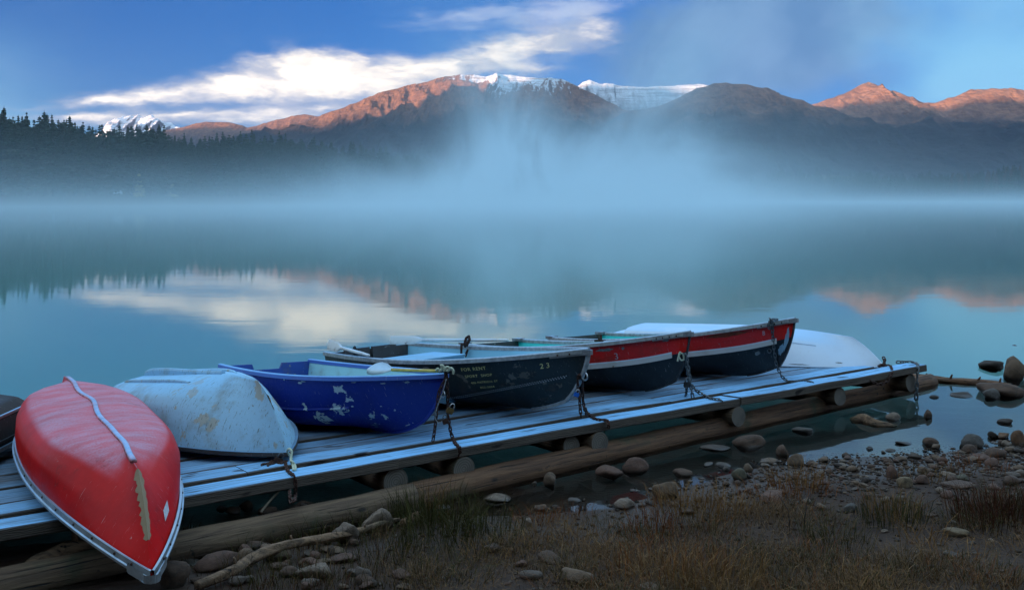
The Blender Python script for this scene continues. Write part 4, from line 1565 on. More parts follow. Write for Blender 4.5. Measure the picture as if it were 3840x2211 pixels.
M_FADE = mat_simple('orange_faded_red', (0.27, 0.045, 0.012), 0.6, 0, 0.35, 9)


def overturned(name, label, pose, H, hull, rim, nstr=0):
    root = boat_root(name, label, 'overturned boat', *pose, inv=True)
    link('hull', H.skin('hull', 0.0, 1.0, nt=50, ns=26), root, hull)
    for sd in (1, -1):
        link('gunwale', H.band('gunwale', 1.0, 0.05, 0.045, sd, lift=0.0), root, rim)
    link('transom', H.transom('transom', 0.035), root, hull)
    return root


def make_pale_blue():
    H = Hull(3.2788, 1.3608, 0.80, 0.571, 0.42, 0.84, 2.5, sect='round', kr=0.10, fe=0.66, kpow=1.6)
    r = overturned('overturned_boat', 'scuffed pale blue overturned dinghy between the red canoe and the blue boat',
                   (-4.50, 11.45, 0.768, 2.3898, 0.1482, 0.065), H, M_LBLUE, M_DARKWOOD)
    # skeg and rubbing strips along the upturned bottom
    pts = [H.P(t, 0.0, 1) + Vector((0, 0, -0.050 * (1 - smooth(t, .12, .62)) * smooth(t, -0.02, 0.07) + 0.012)) for t in np.linspace(0.015, 0.70, 34)]
    link('skeg', ribbon(pts, 0.050, 0.070, 'skeg'), r, M_LBLUE)
    for x in (-1, 1):
        pts = [H.P(t, 0.20, x) + Vector((0, 0, 0.012 - 0.026 * math.sin(math.pi * min(1, max(0, (t - 0.02) / 0.56))) ** 0.4)) for t in np.linspace(0.02, 0.58, 26)]
        link('bottom_runner', ribbon(pts, 0.035, 0.035, 'bottom_runner'), r, M_LBLUE)
    patch(H, r, 0.985, 0.30, 0.18, 0.36, 1, M_SCAR, 'bare_patch', off=0.004)
    return r, H


def make_white():
    H = Hull(4.05, 1.40, 0.58, 0.555, 0.46, 0.86, 2.6, sect='flat', kr=0.20, fe=0.60, kpow=2.0, rpow=1.25, trake=0.10)
    r = overturned('overturned_boat', 'smooth white overturned boat at the far right end of the dock',
                   (2.22, 16.35, 0.735, 2.127, 0.049, -0.009), H, M_WHITE, M_ALU_DARK)
    # stern step that sticks out past the transom
    bm = bmesh.new()
    w = H.B / 2 * H.tr * 0.9
    box_bm(bm, (-w, -0.42, 0.13), (w, -0.002, 0.30))
    bmesh.ops.bevel(bm, geom=list(bm.edges), offset=0.04, segments=2, affect='EDGES')
    link('stern_step', bm_mesh(bm, 'stern_step'), r, M_WHITE)
    for (t, s, w, h) in ((0.62, 0.90, 0.30, 0.016), (0.72, 0.93, 0.34, 0.012), (0.86, 0.86, 0.12, 0.02), (0.40, 0.80, 0.10, 0.03)):
        patch(H, r, t, s, w, h, -1, M_SCRUB, 'scuff_mark')
    for sd in (1, -1):
        link('hull_crease', H.band('hull_crease', 0.50, 0.012, 0.02, sd, 0.0, 0.80), r, M_WHITE)
    return r, H


def make_old_black():
    H = Hull(3.5, 1.35, 0.55, 0.46, 0.30, 0.88, 2.3, sect='vee', kr=0.18, fe=0.75)
    r = overturned('overturned_boat', 'old black overturned boat with blue paint remnants at left edge',
                   (-5.98, 10.45, 0.75, 3.05, 0.05, 0.03), H, M_OLDBLACK, M_ALU_DARK)
    for sd in (1, -1):
        link('chine_strip', H.band('chine_strip', 0.42, 0.03, 0.03, sd, 0.0, 0.95, out=0.006), r, M_ALU_DARK)
        link('rub_rail', H.band('rub_rail', 0.86, 0.03, 0.03, sd, 0.0, 0.95, out=0.006), r, M_OLDBLACK)
    return r, H


class Canoe(Hull):
    def __init__(self):
        self.L, self.B, self.he, self.hm, self.rake = 5.377, 1.186, 0.663, 0.458, 0.587

    def P(self, t, s, side=1, off=0.0):
        u = abs(2 * t - 1)
        b = self.B / 2 * max(1 - u ** 2.3, 0.0) ** 0.92
        zs = self.hm + (self.he - self.hm) * u ** 3
        sx = [0, .12, .25, .38, .50, .65, .82, 1]
        xm = [0, .33, .62, .84, .95, 1.02, 1.03, 1.0]
        zm = [0, .012, .05, .14, .28, .48, .74, 1.0]
        xb = [0, .13, .26, .40, .54, .70, .86, 1.0]
        zb = [0, .10, .22, .36, .50, .67, .84, 1.0]
        w = smooth(u, .40, 1.0)
        xf = np.interp(s, sx, xm) * (1 - w) + np.interp(s, sx, xb) * w
        zf = np.interp(s, sx, zm) * (1 - w) + np.interp(s, sx, zb) * w
        zk = 0.055 * u ** 4
        y = (t - .5) * self.L
        y -= math.copysign(1, t - .5) * self.rake * (1 - s) ** 1.35 * smooth(u, .35, 1.0)
        # plastic bottom has sagged a little: keel wanders, panels ripple
        dent = 0.035 * math.exp(-(s / 0.30) ** 2) * (1 - u ** 2)
        x = side * b * xf + dent * (math.sin(t * 17.0) * 0.42 + math.sin(t * 31.0) * 0.30)
        z = zk + (zs - zk) * zf + 0.012 * (1 - s) * math.sin(t * 23 + side * s * 5) * (1 - u)
        p = Vector((x, y, z))
        if off:
            p += self.N(t, s, side) * off
        return p

    def N(self, t, s, side=1):
        e = 0.012
        a = self.P(min(t + e, 1), s, side) - self.P(max(t - e, 0), s, side)
        b = self.P(t, min(s + e, 1), side) - self.P(t, max(s - e, 0), side)
        n = a.cross(b)
        if n.length < 1e-9:
            return Vector((side, 0, 0))
        n.normalize()
        if n.x * side < 0: n = -n
        return n

    def canoe_skin(self, name, nt=90, ns=24):
        ss = np.linspace(0, 1, ns)
        cols = [(s, -1) for s in ss[::-1]] + [(s, 1) for s in ss[1:]]
        V, Fc = [], []
        n = len(cols)
        for i in range(nt + 1):
            q = i / nt
            t = 0.5 - 0.5 * math.cos(math.pi * q) * (0.55 + 0.45 * abs(math.cos(math.pi * q)))
            for (s, sd) in cols:
                V.append(self.P(t, s, sd))
        for i in range(nt):
            for a in range(n - 1):
                Fc.append((i * n + a, i * n + a + 1, (i + 1) * n + a + 1, (i + 1) * n + a))
        m = mesh_from(V, Fc, name)
        bm = bmesh.new(); bm.from_mesh(m)
        bmesh.ops.remove_doubles(bm, verts=bm.verts, dist=0.0006)
        bmesh.ops.recalc_face_normals(bm, faces=bm.faces)
        bm.to_mesh(m); bm.free(); m.shade_smooth()
        return m


def make_canoe():
    H = Canoe()
    r = boat_root('canoe', 'frosted red canoe lying upside down across the dock edge', 'canoe', -3.895, 8.685, 1.0023, 2.5774, -0.0005, -0.0281, inv=True)
    link('hull', H.canoe_skin('hull'), r, M_CANOE)
    # aluminium rim, a wide channel each side
    for sd in (1, -1):
        V, Fc = [], []
        n = 70
        for i in range(n + 1):
            t = 0.5 - 0.5 * math.cos(math.pi * i / n)
            p = H.P(t, 1.0, sd)
            u = abs(2 * t - 1)
            o = Vector((sd, math.copysign(1, t - .5) * 1.2 * u ** 3, 0)).normalized()
            for a, b in ((0.002, -0.052), (0.020, -0.050), (0.024, -0.012), (0.036, -0.006), (0.036, 0.012), (-0.012, 0.012), (-0.012, -0.020)):
                V.append(p + o * a + Vector((0, 0, b)))
        for i in range(n):
            for k in range(7):
                a, b = i * 7 + k, i * 7 + (k + 1) % 7
                Fc.append((a, b, b + 7, a + 7))
        gm = mesh_from(V, Fc, 'gunwale', False)
        g_ = link('gunwale', gm, r, M_CANOE_RIM)
        for t in (0.60, 0.655, 0.72, 0.78, 0.84, 0.89, 0.94, 0.972):
            p = H.P(t, 1.0, sd)
            nn = H.N(t, .97, sd); nn.z = 0; nn.normalize()
            put_dot(g_, 'rivet', BOLT, p + Vector((nn.x * 0.024, nn.y * 0.024, -0.03)), nn, M_RUST)
    # end caps
    for e in (1, -1):
        t0 = 0.970 if e == 1 else 0.030
        ts = np.linspace(t0, 1.0 if e == 1 else 0.0, 9)
        R = [H.P(t, 1.0, 1) + Vector((0.045, 0, 0)) for t in ts]
        R[-1] = H.P(ts[-1], 1, 1) + Vector((0.055, e * 0.035, 0))
        R.append(H.P(ts[-1], 1, 1) + Vector((0.02, e * 0.06, 0)))
        bm = bmesh.new()
        up = [bm.verts.new(p + Vector((0, 0, 0.028))) for p in R] + [bm.verts.new(Vector((-p.x, p.y, p.z + 0.028))) for p in reversed(R)]
        dn = [bm.verts.new(v.co - Vector((0, 0, 0.062))) for v in up]
        n = len(up)
        bm.faces.new(up)
        for k in range(n):
            bm.faces.new((up[k], up[(k + 1) % n], dn[(k + 1) % n], dn[k]))
        bmesh.ops.bevel(bm, geom=list(bm.edges), offset=0.008, segments=2, affect='EDGES')
        link('end_cap', bm_mesh(bm, 'end_cap'), r, M_CANOE_RIM)
    # raised keel line, rounding down into the stem
    pts = [H.P(t, 0.0, 1) + Vector((0, 0, -0.006)) for t in np.linspace(0.06, 0.975, 60)]
    km = ribbon(pts, 0.046, 0.022, 'keel')
    km.shade_smooth()
    link('keel', km, r, M_CANOE_KEEL)
    # scraped stem where the plastic is worn through
    V = []; Fc = []
    rr = random.Random(4)
    N = 26
    for i in range(N):
        s = 0.02 + 0.62 * i / (N - 1)
        wl = (0.040 + 0.035 * rr.random()) * (1 - 0.25 * i / N) * (0.5 if i in (0, N - 1) else 1)
        wr = (0.030 + 0.035 * rr.random()) * (1 - 0.15 * i / N) * (0.5 if i in (0, N - 1) else 1)
        p = H.P(0.9995, s, 1)
        e = 0.02
        tng = (H.P(0.9995, min(s + e, 1), 1) - H.P(0.9995, max(s - e, 0), 1)).normalized()
        nn = Vector((0, tng.z, -tng.y))
        if nn.y < 0: nn = -nn
        for sd, w in ((1, wl), (0, 0), (-1, wr)):
            V.append(p + Vector((sd * w * 0.60, 0, 0)) + nn * (0.010 - abs(sd) * w * 0.8))
    for i in range(N - 1):
        for k in range(2):
            a = i * 3 + k
            Fc.append((a, a + 1, a + 4, a + 3))
    link('worn_stem_patch', mesh_from(V, Fc, 'worn_stem_patch', False), r, M_SCAR)
    # two registration stickers by the rim
    for (t, s, w, h) in ((0.90, 0.74, 0.20, 0.075),):
        e = 0.008
        mt = (H.P(t + e, s, 1) - H.P(t - e, s, 1)).length / (2 * e)
        ms = (H.P(t, s + e, 1) - H.P(t, s - e, 1)).length / (2 * e)
        q = []
        for (a, b) in ((-.5, -.35), (.30, -.5), (.5, .35), (-.30, .5)):
            tt, st = t + a * w / mt, s + b * h / ms + a * 0.02
            q.append(H.P(tt, st, 1) + H.N(tt, st, 1) * 0.004)
        STICK.append(q)
    return r, H


STICK = []
R_CANOE, H_CANOE = make_canoe()
R_BLUE, H_BLUE = make_blue()
R_B23, H_B23 = make_b23()
R_RED1, H_RED1 = make_red(POSE_RED1, 3.8352, 1.3772, 0.7907, 0.5503, 'red and black rowing boat numbered 3 beside the black rental boat', M_TURQ, marks1)
R_RED2, H_RED2 = make_red(POSE_RED2, 4.0702, 1.5186, 0.818, 0.499, 'red and black rowing boat marked B 7, tallest bow in the row', M_TURQ, marks2)
R_PALE, H_PALE = make_pale_blue()
R_WHITE, H_WHITE = make_white()
R_OLD, H_OLD = make_old_black()
# ------------------------------------------------------------------ sticker on the canoe
_bm = bmesh.new()
for q in STICK:
    _bm.faces.new([_bm.verts.new(p) for p in q])
link('registration_sticker', bm_mesh(_bm, 'registration_sticker'), R_CANOE, M_STICKER)


# ------------------------------------------------------------------ chains, locks, ropes
def link_mesh(pitch, wire):
    L, W = pitch * 0.72, pitch * 0.30
    pts = []
    for k in range(10):
        a = 2 * math.pi * k / 10
        cx = math.copysign(L - W, math.cos(a)) if abs(math.cos(a)) > 1e-6 else 0
        pts.append((cx + W * math.cos(a), W * math.sin(a), 0))
    return tube_mesh(pts, wire, 'chain_link', 5, True)


LINKS = {}


def chain(label, strands, mat, pitch=0.050, wire=0.0075, cat='chain'):
    """strands: lists of world points; a thing with one child per link"""
    key = (round(pitch, 4), round(wire, 4), mat.name)
    if key not in LINKS:
        LINKS[key] = link_mesh(pitch, wire)
        LINKS[key].materials.append(mat)
    me = LINKS[key]
    root = empty('chain', strands[0][0])
    tag(root, label, cat)
    bpy.context.view_layer.update()
    rr = random.Random(len(label))
    for pts in strands:
        pts = [Vector(p) for p in pts]
        # fine resample through a smooth curve
        fine = []
        for i in range(len(pts) - 1):
            p0, p1, p2, p3 = pts[max(i - 1, 0)], pts[i], pts[i + 1], pts[min(i + 2, len(pts) - 1)]
            for k in range(12):
                t = k / 12
                fine.append(0.5 * ((2 * p1) + (p2 - p0) * t + (2 * p0 - 5 * p1 + 4 * p2 - p3) * t * t + (3 * p1 - p0 - 3 * p2 + p3) * t ** 3))
        fine.append(pts[-1])
        acc, last, n = 0.0, fine[0], 0
        for a, b in zip(fine[:-1], fine[1:]):
            acc += (b - a).length
            if acc >= pitch * (0.5 if n == 0 else 1.0):
                acc = 0.0
                d = (b - last)
                if d.length < 1e-6: d = b - a
                q = d.to_track_quat('X', 'Z') @ Quaternion((1, 0, 0), math.radians(40 + 90 * (n % 2) + rr.uniform(-14, 14)))
                o = bpy.data.objects.new('chain_link', me)
                COL.objects.link(o)
                o.parent = root
                o.matrix_basis = Matrix.Translation(((last + b) / 2) - root.location) @ q.to_matrix().to_4x4()
                last = b
                n += 1
    return root


def path(start_depth, pts):
    """pixels -> world; 'k' on the deck, 'f' on its front face, a number = depth, None = between"""
    out = [None] * len(pts)
    dep = [None] * len(pts)
    for i, p in enumerate(pts):
        m = p[2] if len(p) > 2 else None
        if m == 'k':
            out[i] = deck_hit(p[0], p[1], 0.012); dep[i] = out[i].y
        elif m == 'f':
            out[i] = face_hit(p[0], p[1]); dep[i] = out[i].y
        elif m is not None:
            dep[i] = m
    if dep[0] is None:
        dep[0] = start_depth
    known = [i for i in range(len(pts)) if dep[i] is not None]
    dd = np.interp(range(len(pts)), known, [dep[i] for i in known])
    for i, p in enumerate(pts):
        if out[i] is None:
            out[i] = at_depth(p[0], p[1], dd[i])
    return out


def padlock(label, px, py, d, size, body, shackle, tilt=0.0):
    p = at_depth(px, py, d)
    root = empty('padlock', p, (0, tilt, 0.35))
    tag(root, label, 'padlock')
    bm = bmesh.new()
    box_bm(bm, (-size / 2, -size * 0.2, -size * 0.45), (size / 2, size * 0.2, size * 0.35))
    bmesh.ops.bevel(bm, geom=list(bm.edges), offset=size * 0.09, segments=2, affect='EDGES')
    link('lock_body', bm_mesh(bm, 'lock_body'), root, body)
    pts = [(-size * .3, 0, size * .3), (-size * .3, 0, size * .65)] + [(-math.cos(a) * size * .3, 0, size * .65 + math.sin(a) * size * .32) for a in np.linspace(0.3, math.pi - 0.3, 6)] + [(size * .3, 0, size * .65), (size * .3, 0, size * .3)]
    link('shackle', tube_mesh(pts, size * 0.085, 'shackle', 6), root, shackle)
    return root


def wpt(root, p):
    bpy.context.view_layer.update()
    return root.matrix_world @ p


bpy.context.view_layer.update()
D_BLUEBOW = wpt(R_BLUE, H_BLUE.P(1, 1, 1)).y
D_23 = wpt(R_B23, H_B23.P(1, 0.6, 1)).y
D_R1 = wpt(R_RED1, H_RED1.P(1, 0.66, 1)).y
D_R2 = wpt(R_RED2, H_RED2.P(0.93, 1, 1)).y
D_PALE = wpt(R_PALE, H_PALE.P(1, 1, 1)).y
D_WHITE = wpt(R_WHITE, H_WHITE.P(1, 0.9, 1)).y

# pale blue dinghy
chain('rusty chain heaped at the pale blue dinghy bow and hanging over the dock edge', [
    path(0, [(985, 1743, 'k'), (1002, 1738, 'k'), (1018, 1741, 'k'), (1034, 1730, 'k'), (1052, 1738, 'k'), (1066, 1730, 'k'), (1072, 1744, 'k'), (1075, 1757, 'k'), (1088, 1773, 'k'), (1104, 1784, 'k'),
             (1108, 1800, 'f'), (1109, 1830, 'f'), (1108, 1856, 'f'), (1104, 1876, 8.0), (1098, 1890, 7.98)]),
    path(0, [(1006, 1745, 'k'), (1024, 1726, 'k'), (1046, 1722, 'k'), (1062, 1735, 'k'), (1080, 1728, D_PALE + .02)]),
    path(0, [(1086, 1838, 'f'), (1088, 1866, 8.05), (1096, 1893, 7.98)])], M_RUST, 0.042, 0.0075)
padlock('rusty square padlock in the chain heap beside the pale blue dinghy', 1043, 1728, deck_hit(1043, 1736).y - 0.02, 0.085, M_RUST, M_STEEL, 0.5)


def rope(label, pts, mat, r, cat='rope', name='rope'):
    pts = [Vector(p) for p in pts]
    fine = []
    for i in range(len(pts) - 1):
        p0, p1, p2, p3 = pts[max(i - 1, 0)], pts[i], pts[i + 1], pts[min(i + 2, len(pts) - 1)]
        for k in range(6):
            t = k / 6
            fine.append(0.5 * ((2 * p1) + (p2 - p0) * t + (2 * p0 - 5 * p1 + 4 * p2 - p3) * t * t + (3 * p1 - p0 - 3 * p2 + p3) * t ** 3))
    fine.append(pts[-1])
    tw = [1.0 + 0.14 * (i % 2) for i in range(len(fine))]
    o = link(name, tube_mesh(fine, r, name, 7, taper=tw), None, mat)
    tag(o, label, cat)
    return o


rope('pale green rope loop tied through the pale blue dinghy bow', path(D_PALE - .02, [(1095, 1720), (1082, 1700), (1078, 1688), (1086, 1682), (1094, 1692), (1092, 1712), (1090, 1722), (1098, 1732), (1106, 1744, 'k'), (1108, 1758, 'k'),
     (1101, 1760, 'k'), (1098, 1744, 'k'), (1090, 1726)]), M_ROPE, 0.011)
rope('old tan rope slanting down under the dock edge to the log', path(8.35, [(1050, 1836), (1020, 1868), (996, 1896), (978, 1920, 8.15)]), M_OLDROPE, 0.010)

# blue boat
chain('rusty chain hanging in two strands from the blue boat bow', [
    path(D_BLUEBOW - .03, [(1668, 1390), (1672, 1414), (1659, 1442), (1646, 1472), (1641, 1508), (1637, 1546), (1633, 1584), (1630, 1612), (1626, 1636), (1622, 1662, 'k')]),
    path(D_BLUEBOW - .03, [(1672, 1396), (1676, 1430), (1679, 1480), (1678, 1522), (1680, 1556), (1685, 1589), (1690, 1617), (1697, 1640, 'k'), (1706, 1659, 'k'), (1717, 1672, 'k'), (1725, 1682, 'k'), (1723, 1700, 'f'), (1715, 1720, 'f')])], M_RUST, 0.046, 0.0075)
padlock('brass padlock with bright shackle hanging in the chain at the blue bow', 1688, 1538, D_BLUEBOW - .1, 0.075, M_BRASS, M_SHACKLE, 0.5)
padlock('dark padlock hanging lowest in the chain at the blue bow', 1671, 1578, D_BLUEBOW - .12, 0.065, M_RUST, M_STEEL, -0.2)
rope('thin grey cable looped beside the chain at the blue bow', path(D_BLUEBOW - .06, [(1674, 1420), (1660, 1470), (1645, 1510), (1634, 1545), (1632, 1565), (1638, 1578), (1650, 1585), (1664, 1570)]), M_CABLE, 0.004, 'cable', 'cable')

# black boat 23
chain('rusty chain hanging from the ring of boat 23 and over the edge', [
    path(D_23 - .05, [(2171, 1408), (2166, 1424), (2167, 1447), (2171, 1474), (2174, 1503), (2176, 1534), (2180, 1566, 'k')]),
    path(D_23 - .05, [(2173, 1408), (2181, 1424), (2183, 1446), (2185, 1470), (2186, 1498), (2191, 1524), (2202, 1545, 'k'), (2215, 1559, 'k'), (2233, 1570, 'k'), (2252, 1574, 'k'), (2270, 1574, 'k'), (2280, 1582, 'k'), (2283, 1600, 'f'), (2279, 1618, 'f')]),
    path(D_23 - .1, [(2190, 1526), (2198, 1548), (2201, 1566, 'k')])], M_RUST, 0.048, 0.008)
padlock('small padlock with blue rubber body on the chain of boat 23', 2162, 1478, D_23 - .08, 0.060, M_BLUEPLASTIC, M_SHACKLE, 0.4)

# red boat 3
chain('grey steel chain falling from the bow of red boat 3', [
    path(D_R1 - .04, [(2566, 1330), (2570, 1350), (2575, 1378), (2580, 1404), (2587, 1432), (2603, 1456), (2628, 1475, 'k'), (2656, 1489, 'k'), (2684, 1496, 'k'), (2705, 1498, 'k'), (2709, 1512, 'f')]),
    path(D_R1 - .04, [(2572, 1330), (2577, 1352), (2581, 1380), (2586, 1410), (2590, 1436), (2592, 1452), (2595, 1470), (2598, 1490, 'k')]),
    path(D_R1 - .08, [(2575, 1452), (2574, 1466), (2572, 1482, 'k')])], M_STEEL, 0.055, 0.008)
padlock('dark padlock hanging on the chain of red boat 3', 2576, 1440, D_R1 - .12, 0.085, M_BLACK, M_STEEL, 0.1)
rope('frayed pale rope tied round the bow rail of red boat 3', path(D_R1 - .03, [(2552, 1318), (2546, 1328), (2548, 1342), (2556, 1350), (2564, 1346), (2562, 1330), (2552, 1324), (2544, 1338), (2541, 1354)]), M_ROPE, 0.011)

# red boat B 7
chain('dark steel chain draped over the tall red bow and along the dock', [
    path(D_R2 - .06, [(2889, 1196), (2896, 1204), (2896, 1226), (2898, 1259), (2901, 1292), (2903, 1317), (2908, 1340), (2912, 1366), (2921, 1389), (2931, 1409), (2946, 1424, 'k'), (2962, 1430, 'k'), (2987, 1429, 'k'), (3012, 1427, 'k'), (3037, 1431, 'k'), (3053, 1434, 'k')]),
    path(D_R2 - .05, [(2884, 1228), (2882, 1212), (2890, 1200), (2904, 1196), (2918, 1198)])], M_STEEL, 0.055, 0.0075)

# white boat and the far corner
chain('rusty chain piled by the bow of the white overturned boat', [
    path(D_WHITE - .05, [(3314, 1342), (3318, 1356), (3308, 1371, 'k'), (3322, 1371, 'k'), (3336, 1371, 'k'), (3343, 1382, 'k'), (3344, 1400, 'f'), (3328, 1424, 'f'), (3316, 1436, 'f'), (3294, 1440, 'f'), (3276, 1434, 'f'), (3265, 1426, 'f')]),
    path(D_WHITE - .05, [(3296, 1373, 'k'), (3310, 1366, 'k'), (3326, 1372, 'k')])], M_RUST, 0.060, 0.010)
chain('dark chain crossing the dock corner and hanging into the water', [
    path(0, [(3369, 1357, 'k'), (3394, 1358, 'k'), (3414, 1358, 'k'), (3428, 1360, 'k'), (3440, 1368, 'k'), (3441, 1385, 'f'), (3440, 1408, 'f'), (3438, 1446, 'f'), (3436, 1484, 'f'), (3434, 1510, 'f')])], M_STEEL, 0.075, 0.011)


# ------------------------------------------------------------------ oars and the paddle
def oar(label, tip, end, blade_len, blade_w, r, mat, face=Vector((0, -1, 0.25))):
    tip, end = Vector(tip), Vector(end)
    L = (end - tip).length
    X = (end - tip).normalized()
    Zv = (face - X * face.dot(X)).normalized()
    Yv = Zv.cross(X)
    root = empty('oar', tip)
    tag(root, label, 'oar')
    M = Matrix((X, Yv, Zv)).transposed().to_4x4()
    root.rotation_euler = M.to_euler()
    # blade: thin lens-shaped board that narrows into the loom
    xs = [0, 0.02, 0.5, 0.75, 0.88, 1.0, 1.12]
    ws = [0.86, 1.0, 1.0, 0.95, 0.72, 0.40, 0.28]
    V, Fc = [], []
    for x, w in zip(xs, ws):
        hw = blade_w / 2 * w
        th = 0.006 + (r * 0.75 - 0.006) * smooth(x, 0.6, 1.12)
        for y, z in ((-hw, 0), (-hw * 0.6, th), (0, th * 1.3), (hw * 0.6, th), (hw, 0), (hw * 0.6, -th), (0, -th * 1.3), (-hw * 0.6, -th)):
            V.append((x * blade_len, y, z))
    n = len(xs)
    for i in range(n - 1):
        for k in range(8):
            a, b = i * 8 + k, i * 8 + (k + 1) % 8
            Fc.append((a, b, b + 8, a + 8))
    Fc.append(tuple(range(7, -1, -1))); Fc.append(tuple((n - 1) * 8 + k for k in range(8)))
    link('blade', mesh_from(V, Fc, 'blade', False), root, mat)
    hl = 0.16
    link('shaft', tube_mesh([(blade_len * 1.05 + (L - hl - blade_len * 1.05) * k / 8, 0, 0) for k in range(9)], r, 'shaft', 12, taper=[0.9, 1, 1, 1, 1, 1, 1, 1, 1]), root, mat)
    link('handle', tube_mesh([(L - hl - 0.004, 0, 0), (L - hl + 0.012, 0, 0), (L - 0.02, 0, 0), (L, 0, 0)], r * 0.80, 'handle', 12, taper=[0.9, 1, 1, 0.8]), root, mat)
    return root


_g = wpt(R_B23, H_B23.P(0.30, 1, -1))
_d = _g.y - 0.02
oar('long white oar lying level along the far rail of boat 23', at_depth(1462, 1274, _d), at_depth(1908, 1275, _d), 0.46, 0.125, 0.0225, M_OAR)
_g2 = wpt(R_B23, H_B23.P(0.16, 1, 1))
oar('short white oar slanting over the near stern rail of boat 23', at_depth(1230, 1290, _g2.y + 0.42), at_depth(1384, 1332, _g2.y - 0.55), 0.40, 0.15, 0.0235, M_OAR, Vector((-0.75, -0.6, 0.2)))
chain('rusty chain locking the long white oar to the far rail', [
    path(_d - .03, [(1744, 1296), (1744, 1280), (1750, 1264), (1758, 1260), (1761, 1272), (1754, 1288), (1748, 1296), (1740, 1290), (1752, 1280), (1758, 1290)]),
    path(_d - .04, [(1731, 1294), (1730, 1308), (1730, 1324), (1729, 1340)]), path(_d - .04, [(1752, 1316), (1748, 1326), (1745, 1340)])], M_RUST, 0.045, 0.010)
chain('dark chain and bracket holding the short oar at the stern rail', [
    path(_g2.y - .06, [(1329, 1304), (1326, 1318), (1332, 1326), (1336, 1314), (1331, 1308), (1330, 1328), (1336, 1340), (1332, 1354), (1338, 1364)]),
    path(_g2.y - .05, [(1340, 1330), (1346, 1342), (1342, 1356)])], M_BLACK, 0.045, 0.010)


def make_paddle():
    a = at_depth(1378, 1384, D_BLUEBOW + 0.98); b = at_depth(1702, 1392, D_BLUEBOW - 0.04)
    mid = at_depth(1500, 1409, D_BLUEBOW + 0.55)
    X = (b - a).normalized()
    L = (b - a).length
    face = Vector((0.15, -0.8, 0.6)); Zv = (face - X * face.dot(X)).normalized(); Yv = Zv.cross(X)
    root = empty('paddle', a)
    root.rotation_euler = Matrix((X, Yv, Zv)).transposed().to_4x4().to_euler()
    tag(root, 'paddle with white blade and yellow shaft laid over the blue bow', 'paddle')
    xs = [0, 0.06, 0.2, 0.45, 0.7, 0.9, 1.0]
    ws = [0.15, 0.5, 0.85, 1.0, 0.80, 0.40, 0.20]
    V, Fc = [], []
    bl, bw = 0.46, 0.19
    for x, w in zip(xs, ws):
        hw = bw / 2 * w; c = 0.02 * math.sin(x * 3.1)
        for y, z in ((-hw, c), (0, 0.008 - c * .4), (hw, c), (0, -0.006 - c * .4)):
            V.append((x * bl, y, z))
    for i in range(len(xs) - 1):
        for k in range(4):
            p, q = i * 4 + k, i * 4 + (k + 1) % 4
            Fc.append((p, q, q + 4, p + 4))
    Fc += [(3, 2, 1, 0), tuple(len(xs) * 4 - 4 + k for k in range(4))]
    link('blade', mesh_from(V, Fc, 'blade'), root, M_BLADE_WHITE)
    link('shaft', tube_mesh([(bl * 0.97 + (L - 0.20 - bl * 0.97) * k / 6, 0, 0) for k in range(7)], 0.017, 'shaft', 10), root, M_YELLOW)
    link('grip', tube_mesh([(L - 0.22, 0, 0), (L - 0.02, 0, 0), (L, 0, 0)], 0.024, 'grip', 10, taper=[1, 1, .85]), root, M_BLACK)


make_paddle()
_D = D_BLUEBOW - 0.06
rope('knotted pale rope wrapped round the paddle grip on the blue bow', path(_D, [(1634, 1390), (1642, 1382), (1650, 1392), (1658, 1376), (1652, 1370), (1662, 1372), (1666, 1390), (1672, 1378), (1680, 1376), (1684, 1384), (1676, 1392),
     (1688, 1380), (1697, 1384), (1700, 1394), (1698, 1402)]), M_ROPE, 0.012)
# ------------------------------------------------------------------ stones on the beach and in the shallows
def stone_mesh(seed, rough=0.22, flat=0.0, sub=3):
    bm = bmesh.new()
    bmesh.ops.create_icosphere(bm, subdivisions=sub, radius=1.0)
    s = Vector((seed * 3.7, seed * 1.3, seed * 2.1))
    # a few random planes shave the ball into worn facets
    rr = random.Random(seed)
    planes = [(Vector((rr.gauss(0, 1), rr.gauss(0, 1), rr.gauss(0, 1))).normalized(), rr.uniform(0.50, 0.88)) for _ in range(rr.choice((6, 10, 14)))]
    for v in bm.verts:
        n = v.co.normalized()
        r = 1.0
        for pn, pd in planes:
            c = n.dot(pn)
            if c > 0.01:
                r = min(r, pd / c + 0.03)
        r *= 1 + rough * 0.5 * mnoise.noise(n * 1.2 + s) + rough * 0.22 * mnoise.noise(n * 3.1 + s)
        v.co = n * r
    return bm_mesh(bm, 'stone', True)


STONES = [stone_mesh(k + 1) for k in range(12)]
PEBBLES = [stone_mesh(k + 40, 0.25, sub=2) for k in range(6)]
for _m in STONES + PEBBLES:
    _m.materials.append(M_STONE)
TINTS = dict(grey=(0.15, 0.145, 0.14), tan=(0.20, 0.165, 0.125), brown=(0.135, 0.10, 0.078), pale=(0.26, 0.245, 0.22), blue=(0.12, 0.135, 0.145),
             yellow=(0.26, 0.235, 0.165), pink=(0.17, 0.115, 0.095), dark=(0.060, 0.052, 0.046), orange=(0.20, 0.13, 0.075), white=(0.40, 0.39, 0.37), green=(0.15, 0.165, 0.125))


